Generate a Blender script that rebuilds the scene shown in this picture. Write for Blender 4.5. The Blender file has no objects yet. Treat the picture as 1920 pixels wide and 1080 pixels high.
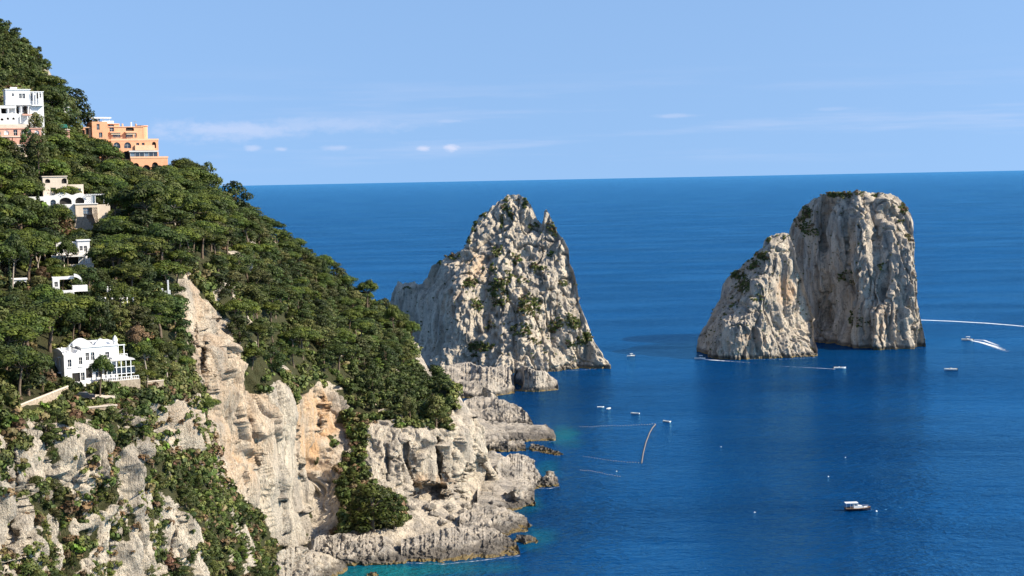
import bpy, math, random
import numpy as np
from mathutils import Vector, Matrix
from mathutils.geometry import tessellate_polygon

# ------------------------------------------------------------------ camera, sky, sun
scene = bpy.context.scene
COL = scene.collection
R = math.radians
FPX = 2800.0                      # focal length in pixels of a 1920 wide picture
CAM_H = 118.0
PITCH = math.atan(204.3 / FPX)
ROLL = math.atan(0.01944)
cam_d = bpy.data.cameras.new('camera')
cam = bpy.data.objects.new('camera', cam_d)
COL.objects.link(cam)
cam_d.sensor_width = 36.0
cam_d.lens = FPX / 1920 * 36.0
cam_d.clip_start = 1.0
cam_d.clip_end = 300000.0
_fw = Vector((0, math.cos(PITCH), -math.sin(PITCH)))
_up0 = Vector((0, math.sin(PITCH), math.cos(PITCH)))
_rt0 = Vector((1, 0, 0))
_rt = _rt0 * math.cos(ROLL) - _up0 * math.sin(ROLL)
_up = _rt0 * math.sin(ROLL) + _up0 * math.cos(ROLL)
cam.matrix_world = Matrix(((_rt.x, _up.x, -_fw.x, 0), (_rt.y, _up.y, -_fw.y, 0),
                           (_rt.z, _up.z, -_fw.z, CAM_H), (0, 0, 0, 1)))
scene.camera = cam

SUN_EL, SUN_AZ = 36.0, 101.0      # azimuth clockwise from the view direction (+Y)
w = bpy.data.worlds.new('World')
scene.world = w
w.use_nodes = True
nt = w.node_tree
nt.nodes.clear()
out = nt.nodes.new('ShaderNodeOutputWorld')
bg = nt.nodes.new('ShaderNodeBackground')
bg.inputs['Strength'].default_value = 0.094
sky = nt.nodes.new('ShaderNodeTexSky')
sky.sky_type = 'NISHITA'
sky.sun_disc = False
sky.sun_elevation = R(SUN_EL)
sky.sun_rotation = R(SUN_AZ)
sky.altitude = 100.0
sky.air_density = 1.0
sky.dust_density = 0.25
sky.ozone_density = 3.0
# the horizon of this clear day is as blue as the sky above it: look the sky up a little higher
_tc = nt.nodes.new('ShaderNodeTexCoord'); _sx = nt.nodes.new('ShaderNodeSeparateXYZ'); _cx = nt.nodes.new('ShaderNodeCombineXYZ')
nt.links.new(_tc.outputs['Generated'], _sx.inputs[0])
_mz = nt.nodes.new('ShaderNodeMath'); _mz.operation = 'MULTIPLY_ADD'; _mz.inputs[1].default_value = 0.3; _mz.inputs[2].default_value = 0.195
nt.links.new(_sx.outputs[0], _cx.inputs[0]); nt.links.new(_sx.outputs[1], _cx.inputs[1])
nt.links.new(_sx.outputs[2], _mz.inputs[0]); nt.links.new(_mz.outputs[0], _cx.inputs[2])
_nv = nt.nodes.new('ShaderNodeVectorMath'); _nv.operation = 'NORMALIZE'
nt.links.new(_cx.outputs[0], _nv.inputs[0]); nt.links.new(_nv.outputs[0], sky.inputs['Vector'])
# thin cloud bands and a few small cumulus low over the sea, laid out by direction
tc = nt.nodes.new('ShaderNodeTexCoord')
sep = nt.nodes.new('ShaderNodeSeparateXYZ')
nt.links.new(tc.outputs['Generated'], sep.inputs[0])
def wmath(op, a, b=None, c=None, clamp=False):
    n = nt.nodes.new('ShaderNodeMath'); n.operation = op; n.use_clamp = clamp
    for i, v in enumerate((a, b, c)):
        if v is None: continue
        if isinstance(v, (int, float)): n.inputs[i].default_value = v
        else: nt.links.new(v, n.inputs[i])
    return n.outputs[0]
az = wmath('ARCTAN2', sep.outputs[0], sep.outputs[1])
el = wmath('ARCSINE', sep.outputs[2])
def wnoise(sx, sy, off, scale, detail, rough=0.5):
    cb = nt.nodes.new('ShaderNodeCombineXYZ')
    nt.links.new(wmath('MULTIPLY', az, sx), cb.inputs[0])
    nt.links.new(wmath('MULTIPLY', el, sy), cb.inputs[1])
    cb.inputs[2].default_value = off
    n = nt.nodes.new('ShaderNodeTexNoise')
    n.inputs['Scale'].default_value = scale
    n.inputs['Detail'].default_value = detail
    n.inputs['Roughness'].default_value = rough
    nt.links.new(cb.outputs[0], n.inputs['Vector'])
    return n.outputs['Fac']
def wband(v, a, b):
    m = nt.nodes.new('ShaderNodeMapRange'); m.interpolation_type = 'SMOOTHSTEP'
    nt.links.new(v, m.inputs[0]); m.inputs[1].default_value = a; m.inputs[2].default_value = b
    return m.outputs[0]
streak = wband(wnoise(5.0, 75.0, 3.0, 1.0, 5, 0.6), 0.47, 0.74)
streak = wmath('MULTIPLY', streak, wmath('MULTIPLY', wband(el, 0.004, 0.02), wband(el, 0.085, 0.03)))
fac = wmath('MULTIPLY', streak, 0.2)
# puffs: (azimuth, elevation, half width, half height, strength)
pnz = wnoise(60.0, 130.0, 4.0, 1.0, 4, 0.65)
def puff(px, py, hw, hh, s):
    a0 = math.atan((px - 960) / FPX)
    e0 = math.atan((345 - (px - 480) * 0.01944 - py) / FPX)
    dx = wmath('DIVIDE', wmath('SUBTRACT', az, a0), hw / FPX)
    dy = wmath('DIVIDE', wmath('SUBTRACT', el, e0), hh / FPX)
    r2 = wmath('SQRT', wmath('ADD', wmath('MULTIPLY', dx, dx), wmath('MULTIPLY', dy, dy)))
    n = pnz
    d = wmath('ADD', wmath('SUBTRACT', 1.0, r2), wmath('MULTIPLY', wmath('SUBTRACT', n, 0.5), 1.7))
    return wmath('MULTIPLY', wband(d, 0.0, 1.0), s)
for p in ((800, 279, 26, 9, .62), (850, 277, 26, 12, .68), (484, 280, 22, 8, .34), (536, 281, 18, 6, .34), (640, 278, 40, 8, .3),
          (440, 246, 230, 26, .34), (620, 236, 260, 20, .22), (1270, 219, 60, 5, .22), (850, 228, 40, 5, .2), (1560, 208, 50, 5, .12)):
    fac = wmath('MAXIMUM', fac, puff(*p))
mixc = nt.nodes.new('ShaderNodeMix'); mixc.data_type = 'RGBA'
nt.links.new(fac, mixc.inputs['Factor'])
tone = nt.nodes.new('ShaderNodeMix'); tone.data_type = 'RGBA'; tone.blend_type = 'MULTIPLY'
tone.inputs['Factor'].default_value = 1.0
nt.links.new(sky.outputs[0], tone.inputs['A'])
tone.inputs['B'].default_value = (0.99, 1.03, 1.12, 1)
nt.links.new(tone.outputs['Result'], mixc.inputs['A'])
mixc.inputs['B'].default_value = (5.4, 5.4, 6.4, 1)
nt.links.new(mixc.outputs['Result'], bg.inputs['Color'])
nt.links.new(bg.outputs[0], out.inputs[0])

sun_d = bpy.data.lights.new('sun', 'SUN')
sun_d.energy = 5.0
sun_d.angle = R(0.53)
sun_d.color = (1.0, 0.9, 0.74)
sun = bpy.data.objects.new('sun', sun_d)
COL.objects.link(sun)
SUNV = Vector((math.cos(R(SUN_EL)) * math.sin(R(SUN_AZ)), math.cos(R(SUN_EL)) * math.cos(R(SUN_AZ)), math.sin(R(SUN_EL))))
sun.rotation_euler = SUNV.to_track_quat('Z', 'Y').to_euler()

scene.view_settings.view_transform = 'Standard'
scene.view_settings.look = 'None'
scene.view_settings.gamma = 1.0
scene.view_settings.exposure = 0.78
scene.render.engine = 'CYCLES'
scene.cycles.max_bounces = 5
scene.cycles.diffuse_bounces = 2
scene.cycles.glossy_bounces = 2
scene.cycles.transmission_bounces = 2
scene.cycles.transparent_max_bounces = 6
scene.cycles.use_denoising = True

rng = np.random.default_rng(11)
random.seed(5)

# ------------------------------------------------------------------ helpers: view rays to world places
_F = np.array(_fw); _RT = np.array(_rt); _UP = np.array(_up)
def at(px, py, D):
    """world point on the sight line of photo pixel (px, py) at ground distance D (metres along +Y)"""
    px = np.asarray(px, float); py = np.asarray(py, float); D = np.asarray(D, float)
    d = _F + ((px - 960) / FPX)[..., None] * _RT + ((540 - py) / FPX)[..., None] * _UP
    p = d * (D / d[..., 1])[..., None]
    p[..., 2] += CAM_H
    return p
def hor(px):
    return 345 - (np.asarray(px, float) - 480) * 0.01944
def Dz(px, py, z=0.0):
    """distance at which the sight line of a pixel meets height z"""
    px = np.asarray(px, float); py = np.asarray(py, float)
    d = _F + ((px - 960) / FPX)[..., None] * _RT + ((540 - py) / FPX)[..., None] * _UP
    return (CAM_H - z) / -d[..., 2] * d[..., 1]
def proj(P):
    q = np.asarray(P, float) - np.array([0, 0, CAM_H])
    f = q @ _F
    return 960 + FPX * (q @ _RT) / f, 540 - FPX * (q @ _UP) / f

# ------------------------------------------------------------------ helpers: noise
_perm = np.random.default_rng(3).permutation(256)
_perm = np.concatenate([_perm, _perm, _perm])
_gr = np.random.default_rng(4).normal(size=(256, 3)); _gr /= np.linalg.norm(_gr, axis=1)[:, None]
def pnoise(p):
    i = np.floor(p).astype(np.int64); f = p - i
    i &= 255
    u = f * f * f * (f * (f * 6 - 15) + 10)
    res = 0
    for a in (0, 1):
        pa = _perm[(i[..., 0] + a) & 255]
        wa = u[..., 0] if a else 1 - u[..., 0]
        for b in (0, 1):
            pb = _perm[pa + ((i[..., 1] + b) & 255)]
            wb = u[..., 1] if b else 1 - u[..., 1]
            for c in (0, 1):
                g = _gr[_perm[pb + ((i[..., 2] + c) & 255)] & 255]
                wc = u[..., 2] if c else 1 - u[..., 2]
                dt = g[..., 0] * (f[..., 0] - a) + g[..., 1] * (f[..., 1] - b) + g[..., 2] * (f[..., 2] - c)
                res = res + wa * wb * wc * dt
    return res * 1.6
def fbm(p, o=4, gain=0.5):
    r = 0; a = 1.0
    for k in range(o):
        r = r + a * pnoise(p * (2.03 ** k) + 17.3 * k); a *= gain
    return r
def noise1(x, s=0.0, o=4):
    x = np.asarray(x, float)
    return fbm(np.stack([x, x * 0 + s, x * 0 + 0.37], -1), o)
def rbf(ctrl, smooth=2.0):
    c = np.array(ctrl, float); n = len(c)
    xy = c[:, :2] / 100.0
    K = np.linalg.norm(xy[:, None] - xy[None], axis=-1) + 0.0
    A = np.zeros((n + 3, n + 3))
    A[:n, :n] = -K - np.eye(n) * -0.0 + np.eye(n) * smooth * 0.01
    Pm = np.c_[np.ones(n), xy]
    A[:n, n:] = Pm; A[n:, :n] = Pm.T
    b = np.r_[c[:, 2], 0, 0, 0]
    s = np.linalg.solve(A, b)
    def f(px, py):
        q = np.stack([np.asarray(px, float) / 100, np.asarray(py, float) / 100], -1)
        r = s[n] + s[n + 1] * q[..., 0] + s[n + 2] * q[..., 1]
        for k in range(n):
            r = r - s[k] * np.hypot(q[..., 0] - xy[k, 0], q[..., 1] - xy[k, 1])
        return r
    return f
def sstep(x, a, b):
    t = np.clip((x - a) / (b - a), 0, 1)
    return t * t * (3 - 2 * t)
def in_poly(px, py, poly):
    inside = np.zeros(np.shape(px), bool)
    n = len(poly)
    for k in range(n):
        x0, y0 = poly[k]; x1, y1 = poly[(k + 1) % n]
        if y0 == y1: continue
        c = ((y0 > py) != (y1 > py)) & (px < (x1 - x0) * (py - y0) / (y1 - y0) + x0)
        inside ^= c
    return inside
def poly_dist(px, py, poly):
    """distance in pixels to a polygon, negative inside"""
    d = np.full(np.shape(px), 1e9)
    n = len(poly)
    for k in range(n):
        a = np.array(poly[k], float); b = np.array(poly[(k + 1) % n], float)
        ab = b - a
        t = np.clip(((px - a[0]) * ab[0] + (py - a[1]) * ab[1]) / max(ab @ ab, 1e-6), 0, 1)
        d = np.minimum(d, np.hypot(px - a[0] - t * ab[0], py - a[1] - t * ab[1]))
    return np.where(in_poly(px, py, poly), -d, d)

# ------------------------------------------------------------------ helpers: objects
def tag(o, label=None, cat=None, group=None, kind=None):
    if label: o['label'] = label
    if cat: o['category'] = cat
    if group: o['group'] = group
    if kind: o['kind'] = kind
    return o
def empty(name, loc=(0, 0, 0), rz=0.0):
    o = bpy.data.objects.new(name, None)
    o.empty_display_size = 0.5
    COL.objects.link(o)
    o.location = loc; o.rotation_euler = (0, 0, rz)
    return o
def np_mesh(name, V, quads, attrs=None, smooth=False):
    me = bpy.data.meshes.new(name)
    V = np.ascontiguousarray(V, np.float32); quads = np.ascontiguousarray(quads, np.int32)
    nq = len(quads)
    me.vertices.add(len(V)); me.vertices.foreach_set('co', V.ravel())
    me.loops.add(nq * 4); me.loops.foreach_set('vertex_index', quads.ravel())
    me.polygons.add(nq)
    me.polygons.foreach_set('loop_start', np.arange(0, nq * 4, 4, dtype=np.int32))
    me.polygons.foreach_set('loop_total', np.full(nq, 4, np.int32))
    if smooth: me.polygons.foreach_set('use_smooth', np.ones(nq, bool))
    me.update(calc_edges=True)
    for k, v in (attrs or {}).items():
        v = np.asarray(v, np.float32)
        if v.ndim == 1:
            a = me.attributes.new(k, 'FLOAT', 'POINT'); a.data.foreach_set('value', v)
        else:
            if v.shape[1] == 3: v = np.c_[v, np.ones(len(v), np.float32)]
            a = me.attributes.new(k, 'FLOAT_COLOR', 'POINT'); a.data.foreach_set('color', np.ascontiguousarray(v, np.float32).ravel())
    return me
def link(name, me, mat=None, parent=None):
    o = bpy.data.objects.new(name, me)
    COL.objects.link(o)
    if mat is not None and not me.materials: me.materials.append(mat)
    if parent is not None: o.parent = parent
    return o

# ------------------------------------------------------------------ materials
class NT:
    def __init__(s, name):
        s.m = bpy.data.materials.new(name); s.m.use_nodes = True
        s.t = s.m.node_tree; s.b = s.t.nodes['Principled BSDF']; s.out = s.t.nodes['Material Output']
    def n(s, typ, **kw):
        nd = s.t.nodes.new(typ)
        for k, v in kw.items(): setattr(nd, k, v)
        return nd
    def l(s, a, b): s.t.links.new(a, b)
    def put(s, sock, v):
        if hasattr(v, 'links') or isinstance(v, bpy.types.NodeSocket): s.l(v, sock)
        else: sock.default_value = v
    def math(s, op, a, b=0.0, clamp=False):
        nd = s.n('ShaderNodeMath', operation=op, use_clamp=clamp)
        s.put(nd.inputs[0], a); s.put(nd.inputs[1], b)
        return nd.outputs[0]
    def mix(s, f, a, b, blend='MIX'):
        nd = s.n('ShaderNodeMix', data_type='RGBA', blend_type=blend)
        s.put(nd.inputs['Factor'], f)
        s.put(nd.inputs['A'], (*a, 1) if isinstance(a, tuple) and len(a) == 3 else a)
        s.put(nd.inputs['B'], (*b, 1) if isinstance(b, tuple) and len(b) == 3 else b)
        return nd.outputs['Result']
    def coords(s, scale=(1, 1, 1), rot=(0, 0, 0)):
        tc = s.n('ShaderNodeTexCoord'); mp = s.n('ShaderNodeMapping')
        s.l(tc.outputs['Object'], mp.inputs[0]); mp.inputs['Scale'].default_value = scale; mp.inputs['Rotation'].default_value = rot
        return mp.outputs[0]
    def noise(s, vec, scale, detail=4, rough=0.55, dist=0.0):
        nd = s.n('ShaderNodeTexNoise'); s.l(vec, nd.inputs['Vector'])
        nd.inputs['Scale'].default_value = scale; nd.inputs['Detail'].default_value = detail
        nd.inputs['Roughness'].default_value = rough; nd.inputs['Distortion'].default_value = dist
        return nd.outputs['Fac']
    def ramp(s, v, a, b, c=0.0, d=1.0):
        nd = s.n('ShaderNodeMapRange', interpolation_type='SMOOTHSTEP')
        s.l(v, nd.inputs[0])
        for i, q in enumerate((a, b, c, d)): nd.inputs[i + 1].default_value = q
        return nd.outputs[0]
    def attr(s, name, out='Fac'):
        nd = s.n('ShaderNodeAttribute', attribute_name=name)
        return nd.outputs[out]
    def bump(s, h, dist, strength=1.0, normal=None):
        nd = s.n('ShaderNodeBump'); nd.inputs['Distance'].default_value = dist; nd.inputs['Strength'].default_value = strength
        s.l(h, nd.inputs['Height'])
        if normal is not None: s.l(normal, nd.inputs['Normal'])
        return nd.outputs[0]

def rock_material(name, cream, grey, dark, warm=(0.68, 0.42, 0.22), wet=True):
    t = NT(name)
    v = t.coords((1, 1, 0.22)); v2 = t.coords()
    col = t.mix(t.ramp(t.noise(v, 0.16, 5, 0.6), 0.40, 0.62), cream, grey)
    col = t.mix(t.math('MULTIPLY', t.ramp(t.noise(v, 0.75, 4, 0.65), 0.50, 0.70), 0.55), col, grey)
    col = t.mix(t.math('MULTIPLY', t.ramp(t.noise(v2, 0.35, 5, 0.7), 0.55, 0.72), 0.75), col, dark)
    col = t.mix(t.math('MULTIPLY', t.ramp(t.noise(v, 2.0, 3, 0.7), 0.56, 0.68), 0.55), col, dark)
    vs = t.coords((1, 1, 0.07))
    col = t.mix(t.math('MULTIPLY', t.ramp(t.noise(vs, 0.42, 5, 0.7), 0.52, 0.68), 0.6), col, dark)       # black water streaks
    col = t.mix(t.math('MULTIPLY', t.ramp(t.noise(vs, 0.30, 4, 0.6), 0.50, 0.40), 0.35), col, cream)
    vp = t.coords((1, 1, 0.5))
    col = t.mix(t.math('MULTIPLY', t.ramp(t.noise(vp, 1.0, 4, 0.72), 0.585, 0.65), 0.72), col, dark)      # dark lichen, plus small pits whose shade is put into the colour
    wn = t.ramp(t.noise(v, 0.22, 4, 0.6), 0.30, 0.62)
    col = t.mix(t.math('MULTIPLY', t.attr('warm'), t.math('MULTIPLY', wn, 0.9), True), col, warm)
    # thin soil, lichen and dry grass round the shrubs
    soil = t.mix(t.noise(v2, 0.5, 3), (0.040, 0.052, 0.017), (0.085, 0.075, 0.036))
    vg = t.ramp(t.math('ADD', t.attr('veg'), t.math('MULTIPLY', t.math('SUBTRACT', t.noise(v2, 0.45, 4, 0.7), 0.5), 0.9)), 0.35, 0.62)
    col = t.mix(vg, col, soil)
    if wet:                                   # ochre weed line and black lichen band above the water
        g = t.n('ShaderNodeNewGeometry'); sp = t.n('ShaderNodeSeparateXYZ'); t.l(g.outputs['Position'], sp.inputs[0])
        zz = t.math('ADD', sp.outputs[2], t.math('MULTIPLY', t.math('SUBTRACT', t.noise(v2, 0.25, 3), 0.5), 2.4))
        band = t.math('MULTIPLY', t.ramp(zz, 3.2, 1.5), 0.75)
        col = t.mix(band, col, (0.075, 0.065, 0.055))
        col = t.mix(t.math('MULTIPLY', t.ramp(zz, 0.9, 0.35), 0.8), col, (0.27, 0.19, 0.07))
    t.l(col, t.b.inputs['Base Color'])
    t.b.inputs['Roughness'].default_value = 0.92
    t.b.inputs['Specular IOR Level'].default_value = 0.2
    rid = t.math('ABSOLUTE', t.math('SUBTRACT', t.noise(v, 0.85, 4, 0.6), 0.5))
    vm = t.coords((1, 1, 0.6))
    rid2 = t.math('ABSOLUTE', t.math('SUBTRACT', t.noise(vm, 0.75, 5, 0.7), 0.5))
    h = t.math('ADD', t.math('MULTIPLY', t.noise(vm, 2.0, 4, 0.75), 0.9), t.math('ADD', t.math('MULTIPLY', rid, 1.3), t.math('MULTIPLY', rid2, 2.2)))
    t.l(t.bump(h, 0.9, 1.0), t.b.inputs['Normal'])
    return t.m

M = {}
M['rock'] = rock_material('limestone', (0.70, 0.60, 0.465), (0.44, 0.385, 0.315), (0.125, 0.108, 0.088))
M['rock_grey'] = rock_material('limestone_grey', (0.64, 0.545, 0.425), (0.38, 0.335, 0.28), (0.12, 0.107, 0.092))
M['rock_shore'] = rock_material('limestone_shore', (0.60, 0.52, 0.42), (0.34, 0.305, 0.262), (0.10, 0.09, 0.078))

def leaf_material():
    t = NT('foliage')
    c = t.attr('tint', 'Color')
    oi = t.n('ShaderNodeObjectInfo')
    k = t.n('ShaderNodeMapRange'); t.l(oi.outputs['Random'], k.inputs[0]); k.inputs[3].default_value = 0.42; k.inputs[4].default_value = 1.04
    col = t.mix(1.0, c, k.outputs[0], 'MULTIPLY')
    hs = t.n('ShaderNodeHueSaturation'); t.l(col, hs.inputs['Color'])
    k2 = t.n('ShaderNodeMapRange'); t.l(t.math('FRACT', t.math('MULTIPLY', oi.outputs['Random'], 37.7)), k2.inputs[0]); k2.inputs[3].default_value = 0.476; k2.inputs[4].default_value = 0.512
    t.l(k2.outputs[0], hs.inputs['Hue'])
    t.l(hs.outputs[0], t.b.inputs['Base Color'])
    t.b.inputs['Roughness'].default_value = 0.6
    t.b.inputs['Specular IOR Level'].default_value = 0.25
    tr = t.n('ShaderNodeBsdfTranslucent'); t.l(hs.outputs[0], tr.inputs['Color'])
    mx = t.n('ShaderNodeMixShader'); mx.inputs[0].default_value = 0.08
    t.l(t.b.outputs[0], mx.inputs[1]); t.l(tr.outputs[0], mx.inputs[2]); t.l(mx.outputs[0], t.out.inputs[0])
    return t.m
M['leaf'] = leaf_material()

def plain(name, col, rough=0.7, var=0.12, scale=1.5, metal=0.0, spec=0.4, bump=0.0):
    t = NT(name)
    v = t.coords()
    c2 = tuple(max(0, q * (1 - var * 2)) for q in col)
    t.l(t.mix(t.ramp(t.noise(v, scale, 5, 0.65), 0.35, 0.75), col, c2), t.b.inputs['Base Color'])
    t.b.inputs['Roughness'].default_value = rough
    t.b.inputs['Metallic'].default_value = metal
    t.b.inputs['Specular IOR Level'].default_value = spec
    if bump: t.l(t.bump(t.noise(v, scale * 6, 3), bump, 0.5), t.b.inputs['Normal'])
    return t.m
M['bark'] = plain('bark', (0.16, 0.115, 0.08), 0.95, 0.25, 2.0)
M['bark_pale'] = plain('bark_pale', (0.36, 0.30, 0.24), 0.95, 0.2, 2.0)
M['plaster'] = plain('white_plaster', (0.80, 0.79, 0.77), 0.8, 0.05, 0.8, bump=0.02)
M['cream'] = plain('cream_plaster', (0.72, 0.61, 0.49), 0.85, 0.08, 0.8, bump=0.02)
M['pink'] = plain('pink_plaster', (0.66, 0.36, 0.27), 0.85, 0.1, 0.8, bump=0.02)
M['orange'] = plain('orange_plaster', (0.72, 0.365, 0.205), 0.85, 0.07, 0.6, bump=0.02)
M['orange_pale'] = plain('pale_orange_plaster', (0.76, 0.455, 0.28), 0.85, 0.06, 0.6)
M['stonewall'] = plain('rubble_wall', (0.42, 0.34, 0.25), 0.95, 0.25, 1.8, bump=0.1)
M['roofslab'] = plain('roof_slab', (0.52, 0.48, 0.42), 0.9, 0.15, 1.0)
M['greyroof'] = plain('grey_roof', (0.23, 0.25, 0.26), 0.6, 0.1, 1.0)
M['frame'] = plain('window_frame', (0.58, 0.56, 0.53), 0.5, 0.05, 3)
M['glass'] = plain('window_glass', (0.035, 0.045, 0.055), 0.08, 0.2, 2.0, spec=0.8)
M['blueglass'] = plain('blue_shutter', (0.14, 0.20, 0.27), 0.4, 0.1, 2.0)
M['dark'] = plain('interior_shade', (0.03, 0.027, 0.025), 0.9, 0.2, 2.0)  # near-black colour stands in for the shade of unlit interiors
M['green_awning'] = plain('green_awning', (0.012, 0.12, 0.085), 0.8, 0.1, 2.0)
M['white_paint'] = plain('white_paint', (0.82, 0.82, 0.80), 0.35, 0.03, 4)
M['navy'] = plain('navy_hull', (0.022, 0.02, 0.035), 0.25, 0.1, 4)
M['teak'] = plain('teak_deck', (0.30, 0.17, 0.08), 0.6, 0.15, 4)
M['canvas'] = plain('canvas', (0.70, 0.62, 0.47), 0.9, 0.05, 4)
M['yellow_canvas'] = plain('yellow_canvas', (0.75, 0.55, 0.22), 0.9, 0.06, 4)
M['carpaint'] = plain('dark_car_paint', (0.018, 0.020, 0.03), 0.3, 0.05, 4, spec=0.6)
M['rubber'] = plain('rubber', (0.02, 0.02, 0.02), 0.8, 0.1, 4)
M['rope'] = plain('rope', (0.20, 0.165, 0.15), 0.8, 0.15, 1.2)
M['float'] = plain('float_plastic', (0.36, 0.35, 0.36), 0.5, 0.1, 3)
M['skin_red'] = plain('red_cloth', (0.42, 0.10, 0.06), 0.9, 0.1, 3)

# ------------------------------------------------------------------ the sea
def sea_material():
    t = NT('sea_water')
    g = t.n('ShaderNodeNewGeometry')
    def mapped(scale, rz):
        mp = t.n('ShaderNodeMapping'); t.l(g.outputs['Position'], mp.inputs[0])
        mp.inputs['Scale'].default_value = (*scale, 1); mp.inputs['Rotation'].default_value = (0, 0, R(rz))
        return mp.outputs[0]
    # open water: deep blue; water over the pale rocks by the shore: turquoise
    deep = t.mix(t.ramp(t.noise(mapped((0.004, 0.009), 12), 1.0, 4, 0.6), 0.3, 0.7), (0.0004, 0.026, 0.098), (0.0004, 0.041, 0.145))
    col = deep
    spots = [  # px, py, radius along the sight line, across, strength
        (705, 1072, 16, 24, .9), (850, 1066, 12, 26, .5), (1005, 1008, 20, 8, .4), (1060, 818, 34, 9, .6), (1028, 880, 26, 6, .35), (985, 945, 22, 7, .4)]
    wob = t.math('MULTIPLY', t.math('SUBTRACT', t.noise(mapped((0.07, 0.05), 0), 1.0, 4, 0.6), 0.5), 1.5)
    for px, py, ry, rx, s in spots:
        c = at(px, py, Dz(px, py))
        sb = t.n('ShaderNodeVectorMath', operation='SUBTRACT'); t.l(g.outputs['Position'], sb.inputs[0]); sb.inputs[1].default_value = tuple(c)
        dv = t.n('ShaderNodeVectorMath', operation='DIVIDE'); t.l(sb.outputs[0], dv.inputs[0]); dv.inputs[1].default_value = (rx, ry, 1e3)
        ln = t.n('ShaderNodeVectorMath', operation='LENGTH'); t.l(dv.outputs[0], ln.inputs[0])
        d = t.math('ADD', ln.outputs['Value'], wob)
        f = t.math('MULTIPLY', t.ramp(d, 1.1, 0.15), s)
        col = t.mix(f, col, (0.006, 0.13, 0.145))
    h1 = t.noise(mapped((0.16, 0.30), 20), 1.0, 4, 0.6, 0.3)
    h2 = t.noise(mapped((0.55, 0.85), -15), 1.0, 3, 0.6)
    h3 = t.noise(mapped((0.03, 0.06), 8), 1.0, 2, 0.5)
    h = t.math('ADD', t.math('ADD', t.math('MULTIPLY', h1, 1.0), t.math('MULTIPLY', h2, 0.45)), t.math('MULTIPLY', h3, 1.6))
    wind = t.ramp(t.noise(mapped((0.0035, 0.011), -6), 1.0, 4, 0.6, 0.6), 0.36, 0.64, 0.72, 1.18)
    h = t.math('MULTIPLY', h, wind)
    nrm = t.bump(h, 1.9, 1.0)
    df = t.n('ShaderNodeBsdfDiffuse'); t.l(col, df.inputs['Color']); t.l(nrm, df.inputs['Normal'])
    gl = t.n('ShaderNodeBsdfGlossy'); gl.inputs['Color'].default_value = (0.34, 0.80, 1.0, 1); gl.inputs['Roughness'].default_value = 0.13; t.l(nrm, gl.inputs['Normal'])
    fr = t.n('ShaderNodeFresnel'); fr.inputs['IOR'].default_value = 1.28; t.l(nrm, fr.inputs['Normal'])
    mx = t.n('ShaderNodeMixShader'); t.l(t.math('MULTIPLY', fr.outputs[0], 0.92), mx.inputs[0]); t.l(df.outputs[0], mx.inputs[1]); t.l(gl.outputs[0], mx.inputs[2])
    t.l(mx.outputs[0], t.out.inputs[0]); t.t.nodes.remove(t.b)
    return t.m
S = 130000.0
xs = np.array([-S, -30000, -6000, -1500, -400, 0, 400, 1500, 6000, 30000, S])
ys = np.array([-3000, -500, 0, 300, 600, 1000, 2000, 5000, 15000, 50000, S])
gx, gy = np.meshgrid(xs, ys)
V = np.stack([gx, gy, gx * 0], -1).reshape(-1, 3)
nx, ny = len(xs), len(ys)
idx = np.arange(nx * ny).reshape(ny, nx)
Q = np.stack([idx[:-1, :-1], idx[:-1, 1:], idx[1:, 1:], idx[1:, :-1]], -1).reshape(-1, 4)
M['sea'] = sea_material()
tag(link('sea', np_mesh('sea', V, Q), M['sea']), 'deep blue rippled sea reaching to the horizon', kind='structure')

# ------------------------------------------------------------------ rock surfaces
def grid_quads(nr, nc, off=0, flip=False):
    i = np.arange(nr * nc).reshape(nr, nc) + off
    q = np.stack([i[:-1, :-1], i[:-1, 1:], i[1:, 1:], i[1:, :-1]], -1).reshape(-1, 4)
    return q[:, ::-1] if flip else q
def grid_normals(P):
    du = np.gradient(P, axis=1); dv = np.gradient(P, axis=0)
    n = np.cross(du, dv)
    n /= np.linalg.norm(n, axis=-1)[..., None] + 1e-9
    s = np.linalg.norm(du, axis=-1), np.linalg.norm(dv, axis=-1)
    cam_v = np.array([0, 0, CAM_H]) - P
    n *= 1.0 if np.median((n * cam_v).sum(-1)) > 0 else -1.0      # one winding for the whole sheet
    return n, np.maximum(*s)
_cr = np.random.default_rng(8).random((256, 7))
def blocks(p, tilt=0.6, K=20.0):
    """broken blocks: every cell of a jittered lattice is a tilted flat facet, edges worn by K"""
    i = np.floor(p).astype(np.int64); f = p - i
    tot = np.zeros(p.shape[:-1]); val = np.zeros(p.shape[:-1])
    for a in (-1, 0, 1):
        for b in (-1, 0, 1):
            for c in (-1, 0, 1):
                h = _perm[_perm[_perm[(i[..., 0] + a) & 255] + ((i[..., 1] + b) & 255)] + ((i[..., 2] + c) & 255)] & 255
                r = _cr[h]
                dx = a + r[..., 0] - f[..., 0]; dy = b + r[..., 1] - f[..., 1]; dz = c + r[..., 2] - f[..., 2]
                w_ = np.exp(-K * np.sqrt(dx * dx + dy * dy + dz * dz))
                val += w_ * ((r[..., 3] - 0.5) + tilt * ((r[..., 4] - 0.5) * dx + (r[..., 5] - 0.5) * dy + (r[..., 6] - 0.5) * dz) * 2)
                tot += w_
    return val / tot
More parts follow.
